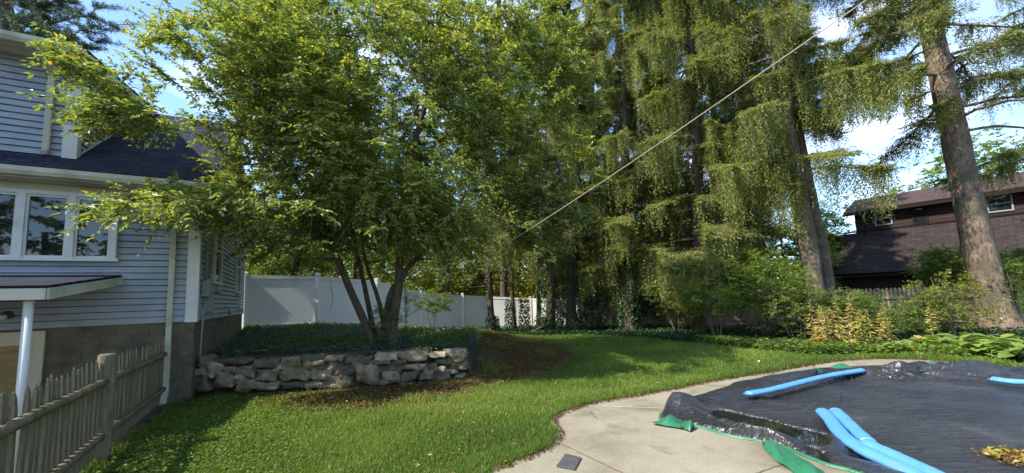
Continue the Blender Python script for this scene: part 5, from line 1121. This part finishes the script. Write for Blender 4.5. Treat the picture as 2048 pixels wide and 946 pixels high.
bgtree('leafy_tree', 'yellow-tinged tree beyond the white fence right of the main trunks', 880, 26, 5.0, 8.0, 3.6, 460, .17, 'yleaf', 504, (0, .6), r0=.17)
bgtree('leafy_tree', 'golden-lit tree seen low between trunks above the far white fence', 1040, 29, 4.2, 7.0, 3.8, 430, .18, 'yleaf', 505, (.1, .9), r0=.15)
bgtree('leafy_tree', 'sunlit tree glowing behind the ivy-covered trunks', 1180, 30, 4.5, 7.0, 3.8, 430, .18, 'yleaf', 506, (0, .7), r0=.15)
bgtree('leafy_tree', 'dark broad tree filling the gap left of the spruces', 980, 24, 11.5, 12, 4.2, 560, .17, 'leaf', 507, (0, .55), r0=.2)
bgtree('leafy_tree', 'tall leafy tree behind the crown of the main tree', 760, 27, 12.0, 13, 5.0, 600, .19, 'leaf', 508, (0, .7), r0=.22)
bgtree('leafy_tree', 'bright green young tree below the spruce limbs, left of the twin trunks', 1535, 15.8, 3.7, 4.0, 1.7, 360, .10, 'maple', 509, (.3, 1), r0=.07, trunks=3, bark='twig')
bgtree('leafy_tree', 'sunlit green tree between the spruce gap and the brown house', 1460, 20, 3.6, 4.4, 2.0, 330, .12, 'maple', 510, (.2, 1), r0=.08)
bgtree('leafy_tree', 'round sunlit tree left of the brown house roof', 1672, 26, 5.0, 4.8, 1.9, 340, .14, 'maple', 511, (.2, 1), r0=.12)
bgtree('leafy_tree', 'low yellow-green tree between the twin spruce trunks and the brown house', 1590, 24, 3.6, 4.6, 2.4, 340, .14, 'maple', 512, (.35, 1), r0=.12)
bgtree('leafy_tree', 'small dark green tree before the brown house roof, left of the large spruce', 1885, 14.6, 2.1, 1.5, 1.2, 170, .10, 'maple', 513, (0, .5), r0=.05, trunks=3, bark='twig')
bgtree('leafy_tree', 'dim green tree before the brown house, right of the large spruce', 2050, 15.0, 1.9, 1.8, 1.5, 170, .10, 'maple', 514, (0, .4), r0=.05, trunks=3, bark='twig')
bgtree('leafy_tree', 'tall sunlit tree rising behind the brown house roof at the right edge', 2010, 36, 11.0, 10, 5.0, 430, .24, 'maple', 515, (.2, 1), r0=.2)
bgtree('leafy_tree', 'broad sunlit tree behind the brown house ridge', 1880, 42, 9.5, 7, 5.0, 330, .25, 'yleaf', 516, (0, .6), r0=.2)
bgtree('leafy_tree', 'thick green tree far behind the middle spruces', 1330, 31, 6.5, 11, 4.5, 430, .2, 'leaf', 517, (.1, .8), r0=.2)

# ---- spruces
def sp_path(pts, ztop, zb=None):
    """pts: (px, py) down the trunk from base up, one depth"""
    return pts
def trunkpath(pxs, Y, top, lean=(0, 0)):
    P = [at(px, py, Y) for px, py in pxs]; b = P[0].copy(); b[2] = H1(b[0], b[1]); P[0] = b
    e = P[-1].copy(); e = e+np.array([lean[0], lean[1], 0]); e[2] = top; P.append(e); return P
spruce('spruce_tree', 'large spruce with thick sunlit trunk at the right, in front of the brown house', trunkpath([(2008, 668), (1965, 520), (1928, 370), (1893, 200), (1852, 0)], 11.7, 17, (.1, 0)), .37, .19, 6.2, 16.5, 4.2, 601, n_limbs=58, strands=34, hang=(.25, .9), bare=5, bottomL=.8, flare=1.55)
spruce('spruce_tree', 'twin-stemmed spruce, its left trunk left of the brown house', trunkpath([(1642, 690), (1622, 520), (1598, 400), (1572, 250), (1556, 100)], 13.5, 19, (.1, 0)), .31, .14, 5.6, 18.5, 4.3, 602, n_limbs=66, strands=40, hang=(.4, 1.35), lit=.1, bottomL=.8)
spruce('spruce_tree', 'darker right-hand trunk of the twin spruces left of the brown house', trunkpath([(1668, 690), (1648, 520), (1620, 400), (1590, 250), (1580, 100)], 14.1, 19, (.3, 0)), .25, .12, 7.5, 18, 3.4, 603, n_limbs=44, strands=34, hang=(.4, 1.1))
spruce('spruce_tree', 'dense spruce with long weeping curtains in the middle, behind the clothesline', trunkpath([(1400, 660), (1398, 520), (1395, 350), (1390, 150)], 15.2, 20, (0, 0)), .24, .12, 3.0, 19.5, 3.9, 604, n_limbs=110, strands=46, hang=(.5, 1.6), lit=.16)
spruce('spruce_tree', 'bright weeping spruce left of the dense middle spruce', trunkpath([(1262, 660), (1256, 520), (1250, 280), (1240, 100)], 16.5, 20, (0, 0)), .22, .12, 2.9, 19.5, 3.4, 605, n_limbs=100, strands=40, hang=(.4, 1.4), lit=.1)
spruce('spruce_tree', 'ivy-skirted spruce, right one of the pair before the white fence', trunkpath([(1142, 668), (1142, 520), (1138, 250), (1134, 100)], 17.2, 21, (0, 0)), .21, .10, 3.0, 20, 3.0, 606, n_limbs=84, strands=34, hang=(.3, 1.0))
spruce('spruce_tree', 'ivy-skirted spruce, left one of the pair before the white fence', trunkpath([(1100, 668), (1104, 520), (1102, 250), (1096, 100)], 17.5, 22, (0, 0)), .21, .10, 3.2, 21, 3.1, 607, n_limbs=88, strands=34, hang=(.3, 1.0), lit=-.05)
spruce('spruce_tree', 'tall spruce high behind, between the middle spruces', trunkpath([(1330, 650), (1325, 400), (1318, 200)], 21, 27, (0, 0)), .24, .12, 4.5, 26, 4.3, 608, n_limbs=90, strands=34, hang=(.4, 1.4), spr=(.11, .026))
spruce('spruce_tree', 'spruce standing behind the dense weeping one, left of the twin trunks', trunkpath([(1490, 650), (1488, 400), (1482, 200)], 19.5, 25, (0, 0)), .24, .12, 4.5, 24, 3.9, 609, n_limbs=84, strands=34, hang=(.4, 1.5), spr=(.10, .026), lit=.1)
spruce('spruce_tree', 'spruce far behind the left-hand leafy crown', trunkpath([(1008, 650), (1006, 400), (1004, 200)], 22, 26, (0, 0)), .22, .12, 6.5, 25, 3.8, 610, n_limbs=64, strands=28, hang=(.3, 1.0), spr=(.11, .028))
spruce('spruce_tree', 'spruce at the right frame edge whose limbs reach the large trunk', trunkpath([(2230, 668), (2230, 520), (2225, 300)], 13.5, 18, (0, 0)), .36, .15, 5.6, 17.5, 4.6, 611, n_limbs=50, strands=34, hang=(.3, 1.0))
spruce('spruce_tree', 'far spruce filling the gap between the ivy-skirted pair and the bright weeping one', trunkpath([(1190, 650), (1188, 400), (1186, 200)], 24, 29, (0, 0)), .24, .12, 5.5, 28, 4.2, 612, n_limbs=80, strands=30, hang=(.3, 1.2), spr=(.13, .032))
spruce('spruce_tree', 'far spruce seen between the dense middle spruce and the twin trunks', trunkpath([(1430, 650), (1430, 400), (1428, 200)], 25, 30, (0, 0)), .24, .12, 5.5, 29, 4.4, 613, n_limbs=80, strands=30, hang=(.3, 1.2), spr=(.13, .032))
# pale dead stems between the trunks
for i, (px, Y, r_, top, lab) in enumerate([(1026, 19.5, .11, 9, 'thin bare dark trunk just right of the small gnarled tree'), (1076, 20.0, .13, 10, 'pale blotchy trunk left of the ivy-skirted spruces'), (895, 23.5, .16, 9, 'dark trunk behind the white fence right of the main tree')]):
    x, Y_ = bx(px, Y); b = np.array([x, Y_, H1(x, Y_)-.1]); g = MB(); k = 8; g.tube([b+np.array([rng.normal(0, .03), 0, (top)*j/k]) for j in range(k+1)], [r_*(1-.5*j/k) for j in range(k+1)], 10)
    root = empty('tree', b, lab, 'tree', 'bare trunks along the back'); g.build('trunk', MT['spbark' if i == 1 else 'bark'], root)
# small gnarled hemlock-like tree by the fence
sm = [([at(984, 660, 18.2)*[1, 1, 0]+[0, 0, -.15], at(980, 600, 18.2), at(978, 540, 18.2), at(979, 490, 18.2), at(985, 400, 18.2)], .20, .08), ([at(978, 575, 18.2), at(960, 573, 18.0), at(925, 577, 17.8)], .07, .03), ([at(978, 560, 18.2), at(960, 548, 18.1), at(945, 530, 18)], .06, .03), ([at(980, 525, 18.2), at(965, 522, 18.3), at(940, 512, 18.3)], .05, .02), ([at(980, 560, 18.2), at(1010, 560, 18.4), at(1050, 578, 18.4)], .045, .02)]
x0, Y0 = bx(982, 18.2)
broadleaf('gnarled_tree', 'small gnarled dark tree with crooked side limbs before the white fence', 'tree', np.array([x0, Y0, H1(x0, Y0)]), sm, [((x0-.6, 18, 5.4), (2.6, 1.8, 2.3), 4), ((x0+1.2, 18, 3.6), (1.5, 1.0, 1.0), 1), ((x0-1.4, 17.6, 3.0), (1.2, .9, .6), .6), ((x0+.6, 18, 8.5), (2.4, 1.8, 2.4), 2)], 520, per=4, nl=9, tl=.35, lsize=.10, mat='leaf', seed=650, tb=(0, .6), yellow=.02)
# ivy sleeves on the trunks near the fence
def ivy_sleeve(px, Y, r_, h, seed, lab, n=1500):
    x, Y_ = bx(px, Y); r = np.random.default_rng(seed); zb = H1(x, Y_); z = r.uniform(0, 1, n)**1.25*h; a = r.uniform(0, 6.28, n); rad = r_*(1.25-.25*z/h)+r.uniform(0, .10, n)
    P = np.stack([x+np.cos(a)*rad, Y_+np.sin(a)*rad, zb+z], 1); D = np.stack([r.normal(0, .5, n), r.normal(0, .5, n), -np.ones(n)], 1); Nn = np.stack([np.cos(a), np.sin(a), r.normal(.3, .3, n)], 1); s = r.uniform(.06, .12, n)
    o = link('ivy', leaf_mesh('ivy', P, D, Nn, s, s*.8, np.clip(r.normal(.4, .2, n), 0, 1)), MT['ivy'], origin=(x, Y_, zb)); tag(o, lab, 'ivy', 'ivy climbing the back trunks')
ivy_sleeve(1100, 17.5, .34, 2.6, 1, 'ivy wrapped round the left one of the pair of spruce trunks'); ivy_sleeve(1142, 17.2, .34, 2.6, 2, 'ivy wrapped round the right one of the pair of spruce trunks'); ivy_sleeve(1020, 20.8, .20, 1.7, 3, 'narrow ivy column against the white fence right of the gnarled tree', 700)
ivy_sleeve(1048, 20.8, .20, 1.7, 4, 'second narrow ivy column against the white fence', 700); ivy_sleeve(1258, 16.5, .36, 3.2, 5, 'ivy and drooping growth round the trunk before the sunlit tan fence'); ivy_sleeve(984, 18.2, .22, .9, 6, 'ivy at the foot of the gnarled tree', 500)

# far woods beyond the fences: one mass nobody could count
def woods(name, n, seed, x0, x1, y0, y1, top, size, mat, lab, tb, z0=0):
    r = np.random.default_rng(seed); k = n*3; x = r.uniform(x0, x1, k); y = r.uniform(y0, y1, k); tp_ = top(x, y); z = z0+r.uniform(0, 1, k)**.8*tp_
    g = smooth_noise(x*1.0+z*.35, y+z*.55, 1.25, seed)+.5*smooth_noise(x-z*.5, z, 2.6, seed+1); ok = g > -.12
    x, y, z, g = [a[ok][:n] for a in (x, y, z, g)]; m = len(x); s = size*r.uniform(.6, 1.3, m)
    D = rand_dirs(m, r)*[1, 1, .5]; o = link(name, leaf_mesh(name, np.stack([x, y, z], 1), D, UP*.6+r.normal(0, .6, (m, 3)), s, s*.55, np.clip(tb[0]+(tb[1]-tb[0])*(.5+.4*g+r.normal(0, .15, m)), 0, 1)), MT[mat]); return tag(o, lab, 'woods', kind='stuff')
woods('far_woods', 170000, 801, -42, 24, 34, 46, lambda x, y: 11+3*smooth_noise(x, y, .35, 80)-3.5*sstep(6, 22, x), .30, 'maple', 'mass of woodland foliage far behind the white fence', (0, .9))
woods('understory', 70000, 802, -22, 16, 24, 32, lambda x, y: 3.4+1.6*smooth_noise(x, y, .8, 81), .20, 'yleaf', 'sunlit low undergrowth seen over the white fence', (0, .8))

# pine behind the house: dark trunk and long soft-needled limbs
pt_root = empty('pine_tree', (-15.0, 12.0, .5), 'pine with dark leaning trunk above the house roof, top left corner', 'tree')
PA = at(10, 72, 11.5); PB = at(-12, -60, 11.8); g = MB(); PA0 = PA+(PA-PB)*2.0; g.tube([(PA0[0], PA0[1], .3), PA, PB, PB+(PB-PA)*1.2], [.42, .30, .27, .2], 14); g.build('trunk', MT['bark'], pt_root)
r = np.random.default_rng(71); A2 = []; B2l = []; ra = []; rb = []; NP = []
for (sx, sy, ex, ey, Y0_, Y1_) in ((20, 60, 215, 50, 11.5, 10.6), (15, 50, 200, 20, 11.5, 11), (15, 40, 130, 75, 11.5, 10.5), (0, 10, 150, -10, 11.6, 11.2), (10, 60, 185, 88, 11.5, 10.8), (0, -10, 110, 12, 11.6, 11.4), (5, 20, 90, 40, 11.5, 11)):
    A_ = at(sx, sy, Y0_); B_ = at(ex, ey, Y1_); pv = A_
    for k in range(1, 9):
        f = k/8; p = A_*(1-f)+B_*f-UP*.25*math.sin(f*math.pi)+r.normal(0, .05, 3); A2.append(pv); B2l.append(p); ra.append(.05*(1-f*.8)); rb.append(.045*(1-f*.8)); pv = p
        if k > 1:
            for w in range(5):
                e = p+np.array([r.normal(.25, .3), r.normal(0, .3), r.uniform(-.1, .25)])*(1.3-f*.5); A2.append(p); B2l.append(e); ra.append(.012); rb.append(.006)
                for t in range(9): NP.append(p+(e-p)*(.3+.7*t/8))
limb = link('limbs', segs_mesh('pine_limbs', A2, B2l, ra, rb, 5), MT['bark'], pt_root)
NP = np.repeat(np.array(NP), 13, 0); n = len(NP); s = r.uniform(.09, .16, n)
link('needles', leaf_mesh('pine_needles', NP+r.normal(0, .02, NP.shape), rand_dirs(n, r)+UP*.35, rand_dirs(n, r), s, np.full(n, .012), r.uniform(0, 1, n)), MT['pineneedle'], pt_root)
# trees of the yard on the camera's side (what the windows mirror, and the dapple on the patio)
for i, (x, y, zc, h, rad, M) in enumerate([(-5.0, -12, 7, 11, 5, 340), (4, -15, 7.5, 12, 5.5, 340), (-15, -9, 8, 12, 5, 340), (13, -12, 8, 12, 5, 300)]):
    b = np.array([x, y, H1(x, y)]); broadleaf('leafy_tree', ['tree standing behind the viewer in line with the house windows', 'tree standing behind the viewer on the pool side', 'tree beside the house on the street side', 'tree behind the pool', 'tall tree in front of the street end of the house'][i], 'tree', b, [([b, b+[.2, 0, 3], b+[0, .3, 6]], .22, .1)], [((x, y, zc), (rad, rad*.8, h/2), 1)], M, per=4, nl=8, tl=.6, lsize=.3, mat='leaf', seed=700+i, tb=(0, .6), group='trees on the near side of the yard', tip=.01, sidesn=5)

# ================================================================ SKY AND LIGHT
SAZ = math.atan2(-.5, -1.0); SEL = R(47)           # direction towards the sun (x, y)
sd = Vector((math.cos(SAZ)*math.cos(SEL), math.sin(SAZ)*math.cos(SEL), math.sin(SEL)))
sl = bpy.data.lights.new('sun', 'SUN'); sl.energy = 3.4; sl.angle = R(.55); sl.color = (1, .93, .80); so = bpy.data.objects.new('sun', sl); COL.objects.link(so)
so.rotation_euler = sd.to_track_quat('Z', 'Y').to_euler()
w = bpy.data.worlds.new('World'); scn.world = w; w.use_nodes = True; nt = w.node_tree; nt.nodes.clear(); L = nt.links.new
sky = N(nt, 'ShaderNodeTexSky', sky_type='NISHITA'); sky.sun_disc = False; sky.sun_elevation = SEL; sky.sun_rotation = math.atan2(sd.x, sd.y); sky.altitude = 100; sky.air_density = 1; sky.dust_density = .4; sky.ozone_density = 2.5
tc = N(nt, 'ShaderNodeTexCoord'); mp = N(nt, 'ShaderNodeMapping'); L(tc.outputs['Generated'], mp.inputs[0]); mp.inputs['Scale'].default_value = (1, 1, 2.6); mp.inputs['Rotation'].default_value = (0, 0, .5)
n1 = N(nt, 'ShaderNodeTexNoise'); n1.inputs['Scale'].default_value = 2.3; n1.inputs['Detail'].default_value = 9; n1.inputs['Roughness'].default_value = .58; n1.inputs['Distortion'].default_value = .4; L(mp.outputs[0], n1.inputs['Vector'])
cr = ramp(nt, [(.47, (0, 0, 0)), (.70, (1, 1, 1))]); L(n1.outputs['Fac'], cr.inputs[0])
mx = N(nt, 'ShaderNodeMix', data_type='RGBA'); L(cr.outputs[0], mx.inputs[0]); tn = N(nt, 'ShaderNodeMix', data_type='RGBA', blend_type='MULTIPLY'); tn.inputs[0].default_value = 1; L(sky.outputs[0], tn.inputs[6]); tn.inputs[7].default_value = (.86, .93, 1.0, 1); L(tn.outputs[2], mx.inputs[6]); mx.inputs[7].default_value = (4.4, 4.9, 5.7, 1)
bg = N(nt, 'ShaderNodeBackground'); bg.inputs['Strength'].default_value = .15; L(mx.outputs[2], bg.inputs[0]); ow = N(nt, 'ShaderNodeOutputWorld'); L(bg.outputs[0], ow.inputs[0])
vs_ = scn.view_settings; vs_.view_transform = 'Standard'; vs_.look = 'None'; vs_.gamma = 1; vs_.use_curve_mapping = False; vs_.exposure = 1.36
scn.render.engine = 'CYCLES'; c = scn.cycles; c.max_bounces = 8; c.diffuse_bounces = 4; c.glossy_bounces = 3; c.transmission_bounces = 6; c.sample_clamp_indirect = 6; c.use_denoising = True
